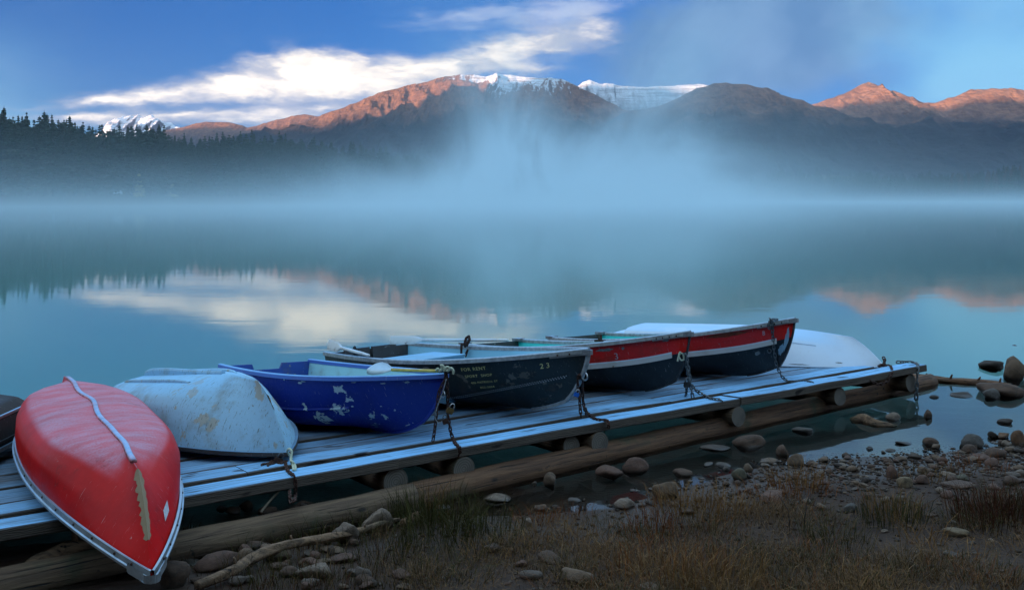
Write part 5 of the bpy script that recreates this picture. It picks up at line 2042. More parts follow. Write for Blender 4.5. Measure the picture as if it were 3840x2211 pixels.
def stone(px, py, w, h, tint, label=None, group=None, seed=0, crop=None, sink=0.28, z=None, meshes=None):
    """px,py = middle, w,h = size in photograph px"""
    foot = (px, py + h * 0.42)
    p = ground_hit(*foot) if z is None else at(foot[0], foot[1], z)
    s = F / p.y
    W, Ht = w / s, h / s
    view = (CAMZ - p.z) / p.y
    dep = min(max(W * 0.8, 0.02), W)
    tall = max(Ht - dep * view * 0.50, Ht * 0.5)
    rr = random.Random(int(px * 7 + py * 13))
    ms = meshes or STONES
    o = link('stone', ms[rr.randrange(len(ms))])
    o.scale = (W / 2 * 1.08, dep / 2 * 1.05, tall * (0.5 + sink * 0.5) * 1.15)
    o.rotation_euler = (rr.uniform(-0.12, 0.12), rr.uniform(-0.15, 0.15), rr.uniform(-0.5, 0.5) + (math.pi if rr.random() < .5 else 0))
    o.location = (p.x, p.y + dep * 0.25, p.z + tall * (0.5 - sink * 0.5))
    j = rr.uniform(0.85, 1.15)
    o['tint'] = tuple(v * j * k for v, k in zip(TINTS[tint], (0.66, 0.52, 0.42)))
    tag(o, label or 'small worn stone among many on the muddy shore', 'stone', group or (None if label else 'small stones scattered along the shore'))
    return o


def crop7(x, y, w, h): return (1700 + x * .4884, 1500 + y * .4884, w * .4884, h * .4884)
def crop8(x, y, w, h): return (2640 + x * .4884, 1500 + y * .4884, w * .4884, h * .4884)
def crop6(x, y, w, h): return (600 + x * .5536, 1700 + y * .5536, w * .5536, h * .5536)
def crop5(x, y, w, h): return (2640 + x * .4745, 1150 + y * .4745, w * .4745, h * .4745)


LABELLED = [
    (crop7(750, 622, 115, 115), 'tan', 'pale tan pointed stone standing alone in the mud below the dock'),
    (crop7(1210, 560, 230, 115), 'pink', 'wide rough brown rock touching its twin near the front log'),
    (crop7(1405, 515, 190, 130), 'pink', 'rough brown rock right half of the pair near the front log'),
    (crop7(1635, 690, 205, 155), 'tan', 'big round tan boulder at the edge of the dry grass'),
    (crop7(1770, 568, 160, 75), 'brown', 'flat topped brown stone lying in the mud'),
    (crop7(330, 757, 245, 75), 'pale', 'long pale slab behind the green reeds'),
    (crop7(670, 822, 90, 65), 'pale', 'small pale stone tilted in the dark mud'),
    (crop7(580, 942, 75, 75), 'pale', 'small pale stone left of the rusty grass'),
    (crop7(1320, 797, 170, 85), 'pale', 'pale low stone with grass in front of it'),
    (crop7(2030, 372, 260, 60), 'grey', 'long flat grey slab awash near the dock log'),
    (crop7(2280, 327, 245, 115), 'brown', 'big brown sloping stone standing in the shallow water'),
    (crop7(2190, 577, 130, 98), 'green', 'greenish egg shaped stone on the wet mud'),
    (crop7(2270, 530, 95, 82), 'tan', 'round tan stone behind the greenish egg shaped one'),
    (crop7(2080, 502, 120, 48), 'grey', 'flat grey stone half sunk in the wet mud'),
    (crop7(1965, 492, 90, 45), 'grey', 'small low grey stone left of the flat half sunk one'),
    (crop7(290, 1142, 140, 75), 'brown', 'brown stone below the tall green grass'),
    (crop7(760, 1217, 210, 95), 'brown', 'broad brown stone lying among straw'),
    (crop7(950, 1352, 250, 150), 'tan', 'large tan boulder at the bottom of the picture in the grass'),
    (crop7(600, 1342, 180, 85), 'grey', 'grey stone left of the large tan boulder'),
    (crop8(610, 397, 105, 90), 'brown', 'rounded brown stone standing in shallow water'),
    (crop8(720, 462, 145, 115), 'tan', 'pointed tan stone at the water line'),
    (crop8(500, 472, 150, 48), 'tan', 'flat tan stone left of the pointed one'),
    (crop8(775, 232, 165, 75), 'blue', 'blue grey rounded stone lying in the dock reflection'),
    (crop8(1450, 132, 130, 70), 'pale', 'pale stone breaking the water near the hanging chain'),
    (crop8(1725, 112, 75, 88), 'brown', 'upright brown stone alone in the water'),
    (crop8(1750, 327, 115, 72), 'brown', 'rounded brown stone at the water edge'),
    (crop8(1785, 362, 75, 65), 'tan', 'small tan stone in front of the rounded brown one'),
    (crop8(2070, 322, 185, 115), 'blue', 'large blue grey boulder at the right water edge'),
    (crop8(2050, 382, 115, 72), 'brown', 'brown stone below the large blue grey boulder'),
    (crop8(2420, 302, 100, 115), 'orange', 'orange brown boulder at the right picture edge'),
    (crop8(2255, 412, 165, 85), 'brown', 'wide brown stone on the right shore'),
    (crop8(2230, 272, 80, 68), 'dark', 'dark stone at the water edge left of the orange boulder'),
    (crop8(2305, 277, 100, 68), 'orange', 'rusty angular stone beside the orange boulder'),
    (crop8(2325, 172, 115, 52), 'dark', 'dark wet stone lying out in the still water'),
    (crop8(1540, 332, 145, 42), 'dark', 'dark narrow stone floating like a leaf in the shallows'),
    (crop8(1275, 377, 65, 45), 'dark', 'small dark reddish lump in the shallows'),
    (crop8(1450, 562, 90, 98), 'pink', 'reddish upright stone on the pebbly shore'),
    (crop8(1550, 637, 120, 90), 'yellow', 'pale yellow egg stone on the pebbly shore'),
    (crop8(1685, 542, 75, 58), 'tan', 'small round tan stone above the yellow egg stone'),
    (crop8(1690, 617, 100, 72), 'pink', 'dull pinkish stone right of the yellow egg stone'),
    (crop8(1890, 572, 110, 52), 'pale', 'low pale stone with grass round it'),
    (crop8(1990, 602, 120, 58), 'green', 'greenish low stone on the right shore'),
    (crop8(1960, 650, 270, 60), 'brown', 'very long low brown stone on the right shore'),
    (crop8(2390, 622, 160, 85), 'brown', 'broad stone at the right picture edge above the reddish tuft'),
    (crop8(540, 742, 220, 85), 'pink', 'flat reddish stone under the dry tuft'),
    (crop8(1130, 832, 110, 72), 'blue', 'pale blue round stone in the straw'),
    (crop8(1960, 1022, 200, 78), 'yellow', 'large flat yellowish stone on bare soil'),
    (crop8(1910, 1187, 120, 68), 'grey', 'speckled granite stone low on bare soil'),
    (crop8(2205, 1082, 40, 28), 'white', 'tiny white stone on bare soil'),
    (crop8(1980, 892, 80, 42), 'tan', 'small tan stone above the flat yellowish one'),
    (crop8(1925, 942, 50, 42), 'pale', 'small pale stone just above the flat yellowish one'),
    (crop8(2420, 1057, 60, 38), 'orange', 'small orange stone near the right picture edge'),
    (crop6(1250, 545, 180, 175), 'pale', 'pale rounded boulder left of the upright grey one by the log'),
    (crop6(1105, 592, 130, 95), 'grey', 'grey stone half hidden by reeds below the log'),
    (crop6(1465, 462, 200, 180), 'pale', 'upright pale grey boulder against the front log'),
    (crop6(1030, 802, 270, 130), 'pale', 'large smooth pale boulder below the driftwood'),
    (crop6(1370, 832, 130, 125), 'grey', 'dim grey boulder right of the large smooth one'),
    (crop6(765, 672, 240, 120), 'tan', 'tan boulder between the log and the driftwood'),
    (crop6(575, 707, 130, 118), 'tan', 'tan stone left of the tan boulder'),
    (crop6(365, 732, 280, 130), 'pink', 'pinkish angular boulder right of the canoe tip'),
    (crop6(265, 857, 140, 62), 'brown', 'low brown stone below the pinkish boulder'),
    (crop6(85, 835, 210, 190), 'brown', 'big cracked boulder under the red canoe tip'),
    (crop6(1655, 907, 130, 52), 'tan', 'tan stone at the bottom edge of the picture'),
    (crop5(2480, 500, 210, 190), 'tan', 'big mossy boulder out in the water at the right edge'),
    (crop5(2370, 655, 330, 140), 'brown', 'large brown boulder in the water at the right edge'),
    (crop5(2275, 695, 155, 92), 'blue', 'blue grey boulder leaning on the large brown one'),
    (crop5(2300, 455, 190, 100), 'dark', 'dark wedge shaped rock in the still water'),
    (crop5(2065, 695, 210, 55), 'dark', 'dark flat rock awash near the floating branch'),
    (crop5(1825, 715, 70, 32), 'dark', 'small dark stone awash right of the dock'),
    (crop5(2460, 305, 45, 15), 'dark', 'tiny dark stone far out in the still water'),
]
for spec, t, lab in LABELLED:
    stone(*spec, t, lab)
SMALL = [crop7(620, 645, 50, 40), crop7(930, 772, 100, 42), crop7(2400, 467, 100, 42), crop7(2395, 502, 75, 36), crop7(520, 1262, 100, 60), crop7(1500, 1437, 170, 60), crop7(1300, 1077, 90, 40), crop7(1800, 862, 120, 50),
         crop8(2330, 332, 70, 50), crop8(2120, 432, 140, 46), crop8(2360, 382, 90, 46), crop8(1435, 387, 80, 36), crop8(1500, 377, 50, 22), crop8(2430, 562, 90, 60), crop8(2245, 672, 120, 46),
         crop8(1520, 452, 100, 42), crop8(1620, 427, 110, 56), crop8(1420, 477, 70, 42), crop8(1070, 497, 90, 32), crop8(890, 510, 130, 22), crop8(1800, 442, 80, 42), crop8(2065, 1102, 60, 30), crop8(1750, 882, 110, 36),
         crop8(2400, 762, 60, 42), crop8(900, 632, 100, 36), crop8(1230, 652, 70, 42), crop8(1170, 682, 70, 32), crop8(2300, 1317, 60, 32), crop8(1390, 1002, 70, 32), crop6(1640, 817, 140, 70), crop6(1240, 902, 80, 42), crop6(1910, 372, 120, 42)]
for k, s in enumerate(SMALL):
    stone(*s, ('tan', 'grey', 'brown', 'pale', 'pink')[k % 5])
_rr = random.Random(5)
_n = 0
while _n < 210:
    x, y = _rr.uniform(2350, 3840), _rr.uniform(1640, 1900)
    p = ground_hit(x, y)
    w = float(near_w(p.x, p.y))
    if w < -0.25 or w > 2.4 or _rr.random() < (w - 0.2) * 0.36:
        continue
    size = _rr.choice((12, 16, 20, 26, 34)) * (0.8 + 0.5 * (x - 2350) / 1500)
    stone(x, y, size * _rr.uniform(0.9, 1.5), size * _rr.uniform(0.5, 0.8), _rr.choice(('tan', 'grey', 'brown', 'pink', 'brown', 'dark', 'pale')), meshes=PEBBLES)
    _n += 1
for k in range(26):
    stone(_rr.uniform(640, 1500), _rr.uniform(2020, 2200), _rr.uniform(30, 95), _rr.uniform(20, 55), _rr.choice(('brown', 'grey', 'tan', 'pink')), sink=0.1)
# stones under the dock and between log and planks
for k in range(14):
    stone(_rr.uniform(700, 1350), _rr.uniform(1880, 1925) , _rr.uniform(40, 90), _rr.uniform(25, 50), _rr.choice(('brown', 'grey')), meshes=PEBBLES)


def gravel():
    """shingle too fine to count"""
    base = []
    for k in range(5):
        bm = bmesh.new(); bmesh.ops.create_icosphere(bm, subdivisions=1, radius=1.0)
        rr = random.Random(k)
        for v in bm.verts: v.co *= rr.uniform(0.75, 1.15)
        base.append((np.array([v.co for v in bm.verts]), np.array([[v.index for v in f.verts] for f in bm.faces])))
        bm.free()
    rng = np.random.default_rng(3)
    V, Fc, Cc = [], [], []
    n = 0
    tot = 0
    cols = np.array([TINTS[k] for k in ('tan', 'grey', 'brown', 'pink', 'pale', 'dark')])
    while tot < 6200:
        y = rng.uniform(5.5, 13.5); x = rng.uniform(-1.5, 10.0)
        if abs(x) > 0.72 * y + 0.5: continue
        w = float(near_w(x, y))
        dens = math.exp(-((w - 0.55) / 0.8) ** 2) * (0.06 + 0.94 * smooth(x, 1.2, 4.2)) + 0.07 * (w > 0)
        if w < -0.35 or rng.random() > dens: continue
        b, f = base[tot % 5]
        s = 0.008 + 0.020 * rng.random() ** 2
        a = rng.uniform(0, 6.28)
        R = np.array([[math.cos(a), -math.sin(a), 0], [math.sin(a), math.cos(a), 0], [0, 0, 1]])
        q = (b * np.array([s * rng.uniform(.9, 1.5), s, s * rng.uniform(.5, .8)])) @ R.T
        q += np.array([x, y, float(near_z(x, y)) + s * 0.2])
        V.append(q); Fc.append(f + n); n += len(q)
        Cc.append(np.tile(np.append(cols[rng.integers(6)] * np.array([.72, .60, .52]) * rng.uniform(.3, .8), 1.0), (len(q), 1)))
        tot += 1
    V = np.concatenate(V); Fc = np.concatenate(Fc); Cc = np.concatenate(Cc)
    me = bpy.data.meshes.new('gravel')
    me.from_pydata(V.tolist(), [], Fc.tolist())
    ca = me.color_attributes.new('tint', 'FLOAT_COLOR', 'POINT')
    ca.data.foreach_set('color', Cc.astype(np.float32).ravel())
    me.shade_smooth()
    tag(link('gravel', me, None, mat_vcol('gravel_stone', 0.85)), kind='stuff')


gravel()


# ------------------------------------------------------------------ driftwood
def drift(label, pts, radii, mat, seed, knots=0, name='driftwood', cat='driftwood'):
    pts = [Vector(p) for p in pts]
    fine, rad = [], []
    for i in range(len(pts) - 1):
        p0, p1, p2, p3 = pts[max(i - 1, 0)], pts[i], pts[i + 1], pts[min(i + 2, len(pts) - 1)]
        for k in range(10):
            t = k / 10
            fine.append(0.5 * ((2 * p1) + (p2 - p0) * t + (2 * p0 - 5 * p1 + 4 * p2 - p3) * t * t + (3 * p1 - p0 - 3 * p2 + p3) * t ** 3))
            rad.append(radii[i] + (radii[i + 1] - radii[i]) * t)
    fine.append(pts[-1]); rad.append(radii[-1])
    m = tube_mesh(fine, 1.0, name, 14, taper=rad)
    for i, c in enumerate(fine):
        for k in range(14):
            v = m.vertices[i * 14 + k]
            a = 2 * math.pi * k / 14
            q = Vector((math.cos(a) * 1.6, math.sin(a) * 1.6, i * 0.05 + seed))
            n = mnoise.noise(q) * 0.45 + mnoise.noise(q * 3.1) * 0.28 + mnoise.noise(Vector((i * 0.23, seed, k * .9))) * 0.16
            v.co = c + (v.co - c) * (1 + n)
    m.update()
    o = link(name, m, None, mat)
    tag(o, label, cat)
    rr = random.Random(seed)
    for k in range(knots):
        i = int(len(fine) * (k + 0.6) / (knots + 0.4))
        p = fine[min(i, len(fine) - 1)]
        d = Vector((rr.uniform(-.4, .4), rr.uniform(-.6, .2), 1)).normalized()
        st = tube_mesh([p, p + d * (rad[i] * 1.5), p + d * (rad[i] * 2.1)], rad[i] * 0.35, 'branch_stub', 6, taper=[1, .8, .5])
        link('branch_stub', st, o, mat)
    return o


def gpt(px, py, lift):
    p = ground_hit(px, py)
    return p + Vector((0, 0, lift))


drift('long pale driftwood branch lying across the lower shore stones', [gpt(735, 2222, .05), gpt(870, 2178, .07), (gpt(945, 2135, .09)), gpt(1060, 2096, .10), gpt(1180, 2068, .09), gpt(1320, 2036, .08), gpt(1430, 1998, .08), gpt(1500, 1975, .07)],
      [0.030, 0.044, 0.042, 0.036, 0.036, 0.030, 0.024, 0.014], M_DRIFT, 3, 3)
drift('short broken brown stub at the end of the long driftwood', [gpt(1508, 1986, .05), gpt(1540, 1972, .06), gpt(1568, 1962, .09)], [0.03, 0.035, 0.03], M_LOG_BROWN, 5)
drift('twisted driftwood root below the left log with upturned end', [gpt(70, 2190, .08), gpt(150, 2165, .10), gpt(240, 2130, .12), gpt(320, 2122, .13), gpt(380, 2115, .16), gpt(408, 2100, .24), gpt(418, 2090, .36)],
      [0.04, 0.075, 0.09, 0.085, 0.085, 0.08, 0.055], M_DRIFT, 9, 1)
drift('flat broken driftwood slab at the lower left corner', [gpt(-30, 2222, .05), gpt(90, 2206, .06), gpt(200, 2192, .07), gpt(290, 2172, .07)], [0.05, 0.07, 0.065, 0.03], M_DRIFT, 12)
drift('dark branch floating in the lake right of the dock', [at(3420, 1412, 0.0), at(3520, 1424, 0.02), at(3620, 1430, 0.02), at(3720, 1438, 0.02), at(3790, 1450, 0.0)], [0.045, 0.06, 0.058, 0.055, 0.05], M_LOG_BROWN, 15, 4, 'floating_branch', 'branch')
drift('dark sunken stick breaking the water near the hanging chain', [at(3195, 1574, -0.02), at(3240, 1572, 0.03), at(3290, 1588, 0.02), at(3360, 1596, -0.02)], [0.04, 0.06, 0.04, 0.015], M_DRIFT, 18)
# ------------------------------------------------------------------ grass
def grass_mesh(spots, name, seed):
    """spots: (x, y, n, height, spread, colour list, lean)"""
    rng = np.random.default_rng(seed)
    V, Fc, Cc = [], [], []
    n = 0
    for (x, y, cnt, h, spr, cols, lean) in spots:
        k = cnt
        ang = rng.uniform(0, 2 * np.pi, k); rad = spr * np.sqrt(rng.random(k))
        bx = x + np.cos(ang) * rad; by = y + np.sin(ang) * rad
        bz = np.asarray(near_z(bx, by)) - 0.01
        hh = h * rng.uniform(0.45, 1.1, k)
        la = ang + rng.normal(0, 0.9, k)
        le = lean * rng.uniform(0.2, 1.3, k) * hh
        w = rng.uniform(0.0013, 0.0030, k) * (0.7 + h * 1.2)
        fa = rng.uniform(0, np.pi, k)
        ox, oy = np.cos(fa) * w, np.sin(fa) * w
        lx, ly = np.cos(la) * le, np.sin(la) * le
        P = np.zeros((k, 5, 3))
        P[:, 0] = np.stack([bx - ox, by - oy, bz], 1)
        P[:, 1] = np.stack([bx + ox, by + oy, bz], 1)
        mx, my, mz = bx + lx * 0.35, by + ly * 0.35, bz + hh * 0.62
        P[:, 2] = np.stack([mx + ox * .8, my + oy * .8, mz], 1)
        P[:, 3] = np.stack([mx - ox * .8, my - oy * .8, mz], 1)
        dz = np.maximum(hh * (1.0 - 0.35 * lean * rng.random(k)), hh * 0.55)
        P[:, 4] = np.stack([bx + lx, by + ly, bz + dz], 1)
        c = np.asarray(cols)[rng.integers(0, len(cols), k)] * np.array([0.90, 0.62, 0.40]) * rng.uniform(0.65, 1.25, (k, 1))
        V.append(P.reshape(-1, 3))
        b = n + np.arange(k) * 5
        Fc += [np.stack([b, b + 1, b + 2, b + 3], 1), np.stack([b + 3, b + 2, b + 4, b + 4], 1)]
        Cc.append(np.repeat(np.concatenate([c, np.ones((k, 1))], 1), 5, 0))
        n += k * 5
    V = np.concatenate(V); Cc = np.concatenate(Cc)
    quads = np.concatenate(Fc)
    faces = [tuple(q) if q[2] != q[3] else tuple(q[:3]) for q in quads.tolist()]
    me = bpy.data.meshes.new(name)
    me.from_pydata(V.tolist(), [], faces)
    ca = me.color_attributes.new('tint', 'FLOAT_COLOR', 'POINT')
    ca.data.foreach_set('color', Cc.astype(np.float32).ravel())
    return me


GREEN = [(0.055, 0.075, 0.022), (0.040, 0.062, 0.022), (0.075, 0.085, 0.030)]
OLIVE = [(0.085, 0.080, 0.035), (0.060, 0.068, 0.030), (0.12, 0.10, 0.045)]
STRAW = [(0.24, 0.175, 0.085), (0.20, 0.14, 0.07), (0.28, 0.22, 0.12)]
DRY = [(0.17, 0.14, 0.095), (0.13, 0.105, 0.075), (0.21, 0.18, 0.13)]
RUST = [(0.20, 0.085, 0.028), (0.15, 0.065, 0.025), (0.24, 0.12, 0.04)]
DARKRED = [(0.085, 0.035, 0.022), (0.065, 0.03, 0.02), (0.05, 0.05, 0.02)]


def gp(px, py):
    p = ground_hit(px, py)
    return p.x, p.y


def make_grass():
    rng = np.random.default_rng(12)
    S = []

    def tuft(px, py, n, h, spr, cols, lean=0.5):
        x, y = gp(px, py)
        S.append((x, y, n, h, spr, cols, lean))

    # tall green reeds by the log joint
    for (px, py, n, h, sp, c, l) in [(1560, 1960, 130, 0.40, 0.25, GREEN, 0.45), (1620, 1985, 130, 0.44, 0.28, GREEN, 0.52), (1700, 1990, 130, 0.40, 0.30, GREEN, 0.52), (1790, 1985, 100, 0.38, 0.28, GREEN, 0.52),
                                    (1500, 1975, 80, 0.32, 0.25, GREEN, 0.52), (1650, 2040, 140, 0.34, 0.31, GREEN, 0.78), (1760, 2060, 130, 0.29, 0.31, GREEN, 0.91), (1860, 2010, 80, 0.29, 0.28, GREEN, 0.65),
                                    (1600, 1935, 30, 0.48, 0.15, STRAW, 0.33), (1690, 1930, 25, 0.44, 0.15, OLIVE, 0.33),
                                    (1240, 2030, 70, 0.27, 0.28, GREEN, 0.65), (1340, 2005, 70, 0.29, 0.25, GREEN, 0.65), (1130, 2050, 50, 0.24, 0.25, GREEN, 0.65), (1200, 1990, 35, 0.26, 0.25, DARKRED, 0.52), (1310, 1960, 35, 0.24, 0.25, DARKRED, 0.52),
                                    (980, 2080, 35, 0.21, 0.25, GREEN, 0.65), (1060, 2160, 60, 0.21, 0.31, GREEN, 0.78), (1400, 2100, 80, 0.24, 0.31, GREEN, 0.78), (1480, 2060, 70, 0.26, 0.28, GREEN, 0.78),
                                    (330, 2120, 20, 0.18, 0.12, GREEN, 0.78), (290, 2150, 15, 0.16, 0.12, GREEN, 1.04), (1180, 2190, 60, 0.18, 0.31, GREEN, 0.78), (1300, 2180, 60, 0.18, 0.31, OLIVE, 0.78)]:
        tuft(px, py, n, h, sp, c, l)
    # named colour tufts on the right
    for (px, py, n, h, sp, c, l) in [(2005, 1955, 130, 0.17, 0.23, RUST, 0.84), (2150, 1935, 78, 0.17, 0.20, RUST, 0.70), (2990, 1830, 169, 0.31, 0.29, STRAW, 0.63), (3000, 1850, 104, 0.21, 0.29, RUST, 0.84), (2880, 1870, 130, 0.19, 0.29, RUST, 0.84),
                                    (2460, 1980, 71, 0.32, 0.23, RUST, 0.56), (2440, 2010, 58, 0.29, 0.26, RUST, 0.70), (2520, 2120, 110, 0.26, 0.43, RUST, 0.84), (2480, 2200, 117, 0.24, 0.46, RUST, 0.84), (2600, 2195, 143, 0.24, 0.49, STRAW, 0.84),
                                    (2690, 2200, 195, 0.29, 0.36, STRAW, 0.56), (2640, 1930, 169, 0.29, 0.41, STRAW, 0.70), (2560, 1900, 156, 0.27, 0.38, STRAW, 0.70), (2730, 1925, 130, 0.26, 0.29, STRAW, 0.70),
                                    (3345, 1960, 195, 0.31, 0.29, GREEN, 0.56), (3345, 1935, 130, 0.29, 0.29, STRAW, 0.56), (3770, 1960, 390, 0.36, 0.43, DARKRED, 0.56), (3720, 1930, 195, 0.34, 0.41, DARKRED, 0.56), (3830, 1930, 195, 0.34, 0.41, DARKRED, 0.56),
                                    (3120, 2030, 156, 0.22, 0.29, GREEN, 0.84), (3140, 2060, 104, 0.19, 0.29, OLIVE, 0.84), (3660, 1765, 130, 0.20, 0.36, RUST, 0.70), (3500, 1790, 104, 0.17, 0.36, OLIVE, 0.70), (3430, 1800, 78, 0.19, 0.29, STRAW, 0.70),
                                    (3580, 2100, 39, 0.12, 0.14, OLIVE, 0.84), (3460, 2040, 58, 0.26, 0.17, STRAW, 1.26), (3250, 2180, 143, 0.20, 0.36, GREEN, 0.98), (3340, 2150, 130, 0.19, 0.36, DRY, 1.12), (3480, 2140, 117, 0.17, 0.32, DRY, 1.26)]:
        tuft(px, py, n, h, sp, c, l)
    # the straggling dry turf
    for k in range(4300):
        px, py = rng.uniform(1450, 4300), rng.uniform(1840, 2480)
        edge = np.interp(px, [1500, 1900, 2200, 2500, 3000, 3400, 3840], [2090, 2010, 1960, 1900, 1885, 1850, 1830])
        if py < edge + rng.normal(0, 18): continue
        bare = np.interp(px, [1500, 2100, 2900, 3200, 3500, 3840], [0.75, 0.50, 0.40, 0.68, 0.88, 0.94]) * np.interp(py, [1900, 2000, 2100, 2211], [0.5, 0.9, 1.0, 1.0])
        if vnoise(px / 140.0, py / 60.0, 4) < bare * 0.75 or rng.random() < bare * 0.45: continue
        q = vnoise(px / 170.0, py / 80.0, 9)
        cols = STRAW if q < 0.30 else DRY if q < 0.44 else OLIVE if q < 0.70 else RUST if q < 0.78 else GREEN
        if rng.random() < 0.35: cols = DRY
        tuft(px, py, int(rng.uniform(14, 40)), rng.uniform(0.05, 0.16), rng.uniform(0.14, 0.36), cols, rng.uniform(0.7, 1.6))
    # dead blades lying flat, knitting the tufts together
    for k in range(560):
        px, py = rng.uniform(1450, 4200), rng.uniform(1900, 2420)
        tuft(px, py, int(rng.uniform(10, 26)), rng.uniform(0.04, 0.10), rng.uniform(0.2, 0.4), DRY if rng.random() < .6 else STRAW, rng.uniform(1.8, 3.0))
    # thin weeds under the log at left and near the camera
    for k in range(130):
        px, py = rng.uniform(650, 1600), rng.uniform(2000, 2240)
        tuft(px, py, int(rng.uniform(8, 26)), rng.uniform(0.08, 0.22), 0.14, [GREEN, OLIVE, DRY, DARKRED][rng.integers(4)], 0.6)
    half = len(S)
    me = grass_mesh(S, 'grass', 5)
    tag(link('grass', me, None, mat_vcol('dry_grass', 0.75)), kind='stuff')


make_grass()


def twig(label, pts, r, seed):
    o = link('twig', tube_mesh(pts, r, 'twig', 5, taper=list(np.linspace(1, .4, len(pts)))), None, M_BLACK)
    tag(o, label, 'twig')


_a = ground_hit(2960, 2000)
twig('dark bent twig rising from the straw, left of two', [_a, _a + Vector((0, 0, .10)), _a + Vector((-.01, 0, .20)), _a + Vector((-.10, 0, .34))], 0.005, 1)
_b = ground_hit(3014, 1995)
twig('dark straight twig rising from the straw, right of two', [_b, _b + Vector((.01, 0, .12)), _b + Vector((.03, 0, .26)), _b + Vector((.07, 0, .36))], 0.005, 2)


# ------------------------------------------------------------------ conifers
def conifer(seed, slim=0.16, full=1.0, sparse=0.0):
    """crown and trunk of unit height: drooping whorls of ragged boughs"""
    rr = random.Random(seed)
    V, Fc = [], []
    n = 34
    for i in range(n):
        t = (i + rr.random() * 0.8) / n
        z = 0.10 + 0.88 * t
        reach = slim * (1 - t) ** 0.85 * rr.uniform(0.75, 1.2) + 0.012
        if rr.random() < sparse and t < 0.8: continue
        k = rr.randint(6, 9)
        a0 = rr.random() * 6.28
        for j in range(k):
            if rr.random() < 0.10: continue
            a = a0 + 6.283 * j / k + rr.uniform(-.3, .3)
            L = reach * rr.uniform(0.6, 1.15) * full
            drop = L * rr.uniform(0.15, 0.5)
            wd = L * rr.uniform(0.20, 0.36) + 0.005
            ca, sa = math.cos(a), math.sin(a)
            th = 0.012 + L * 0.10
            b = len(V)
            # each bough: a ragged drooping blade with a fringe hanging below
            V += [(0, 0, z + .010), (ca * L * .55 - sa * wd, sa * L * .55 + ca * wd, z - drop * .35), (ca * L, sa * L, z - drop + L * .18), (ca * L * .55 + sa * wd, sa * L * .55 - ca * wd, z - drop * .35),
                  (ca * L * .5, sa * L * .5, z - drop * .5 - th), (ca * L * .8, sa * L * .8, z - drop - th * .6)]
            Fc += [(b, b + 1, b + 2), (b, b + 2, b + 3), (b, b + 1, b + 4), (b, b + 4, b + 3), (b + 1, b + 2, b + 5), (b + 3, b + 5, b + 2)]
    b = len(V)
    V += [(0.006, 0, 0.93), (-0.006, 0.004, 0.93), (0, -0.006, 0.93), (0, 0, 1.0)]
    Fc += [(b, b + 1, b + 3), (b + 1, b + 2, b + 3), (b + 2, b, b + 3)]
    crown = mesh_from(V, Fc, 'crown', False)
    tr = tube_mesh([(0, 0, -0.03), (0, 0, 0.3), (0.003, 0, 0.6), (0, 0, 0.94)], 0.013, 'trunk', 6, taper=[1.2, .9, .6, .2])
    return crown, tr


M_NEEDLE = mat_simple('dark_needles', (0.026, 0.038, 0.024), 0.9, 0, 0.5, 0.8)
M_NEEDLE_RED = mat_simple('brown_dying_needles', (0.075, 0.036, 0.024), 0.9, 0, 0.4, 0.8)
M_LARCH = mat_simple('yellow_autumn_leaves', (0.30, 0.24, 0.055), 0.9, 0, 0.4, 0.8)
M_BARK = mat_simple('conifer_bark', (0.055, 0.042, 0.034), 0.95, 0, 0.3, 2)
KINDS = [conifer(1, .15), conifer(2, .18, 1.0, .12), conifer(3, .12), conifer(4, .20, 1.0, .2), conifer(5, .16, 1.1, .3), conifer(6, .135, 1.0, .05)]
for c, t in KINDS:
    c.materials.append(M_NEEDLE); t.materials.append(M_BARK)
KIND_RED = conifer(11, .17, 1.0, .15)
KIND_RED[0].materials.append(M_NEEDLE_RED); KIND_RED[1].materials.append(M_BARK)


def tree(x, y, h, kind, label, group, rot=0.0, wide=1.0, name='pine_tree', cat='tree'):
    z = float(max(far_z(np.float64(x), np.float64(y)), 0.1)) - 0.3
    root = empty(name, (x, y, z), (0, 0, rot))
    root.scale = (h * wide, h * wide, h)
    tag(root, label, cat, group)
    link('crown', kind[0], root); link('trunk', kind[1], root)
    return root


def far_point(disp_x, back):
    """a spot `back` metres behind the far waterline in the direction of view column disp_x"""
    a = math.atan((disp_x * 1.5184 - 1920) / F)
    r = 150.0
    while float(far_w(math.sin(a) * r, math.cos(a) * r)) < back and r < 2600:
        r += 2.0
    return math.sin(a) * r, math.cos(a) * r


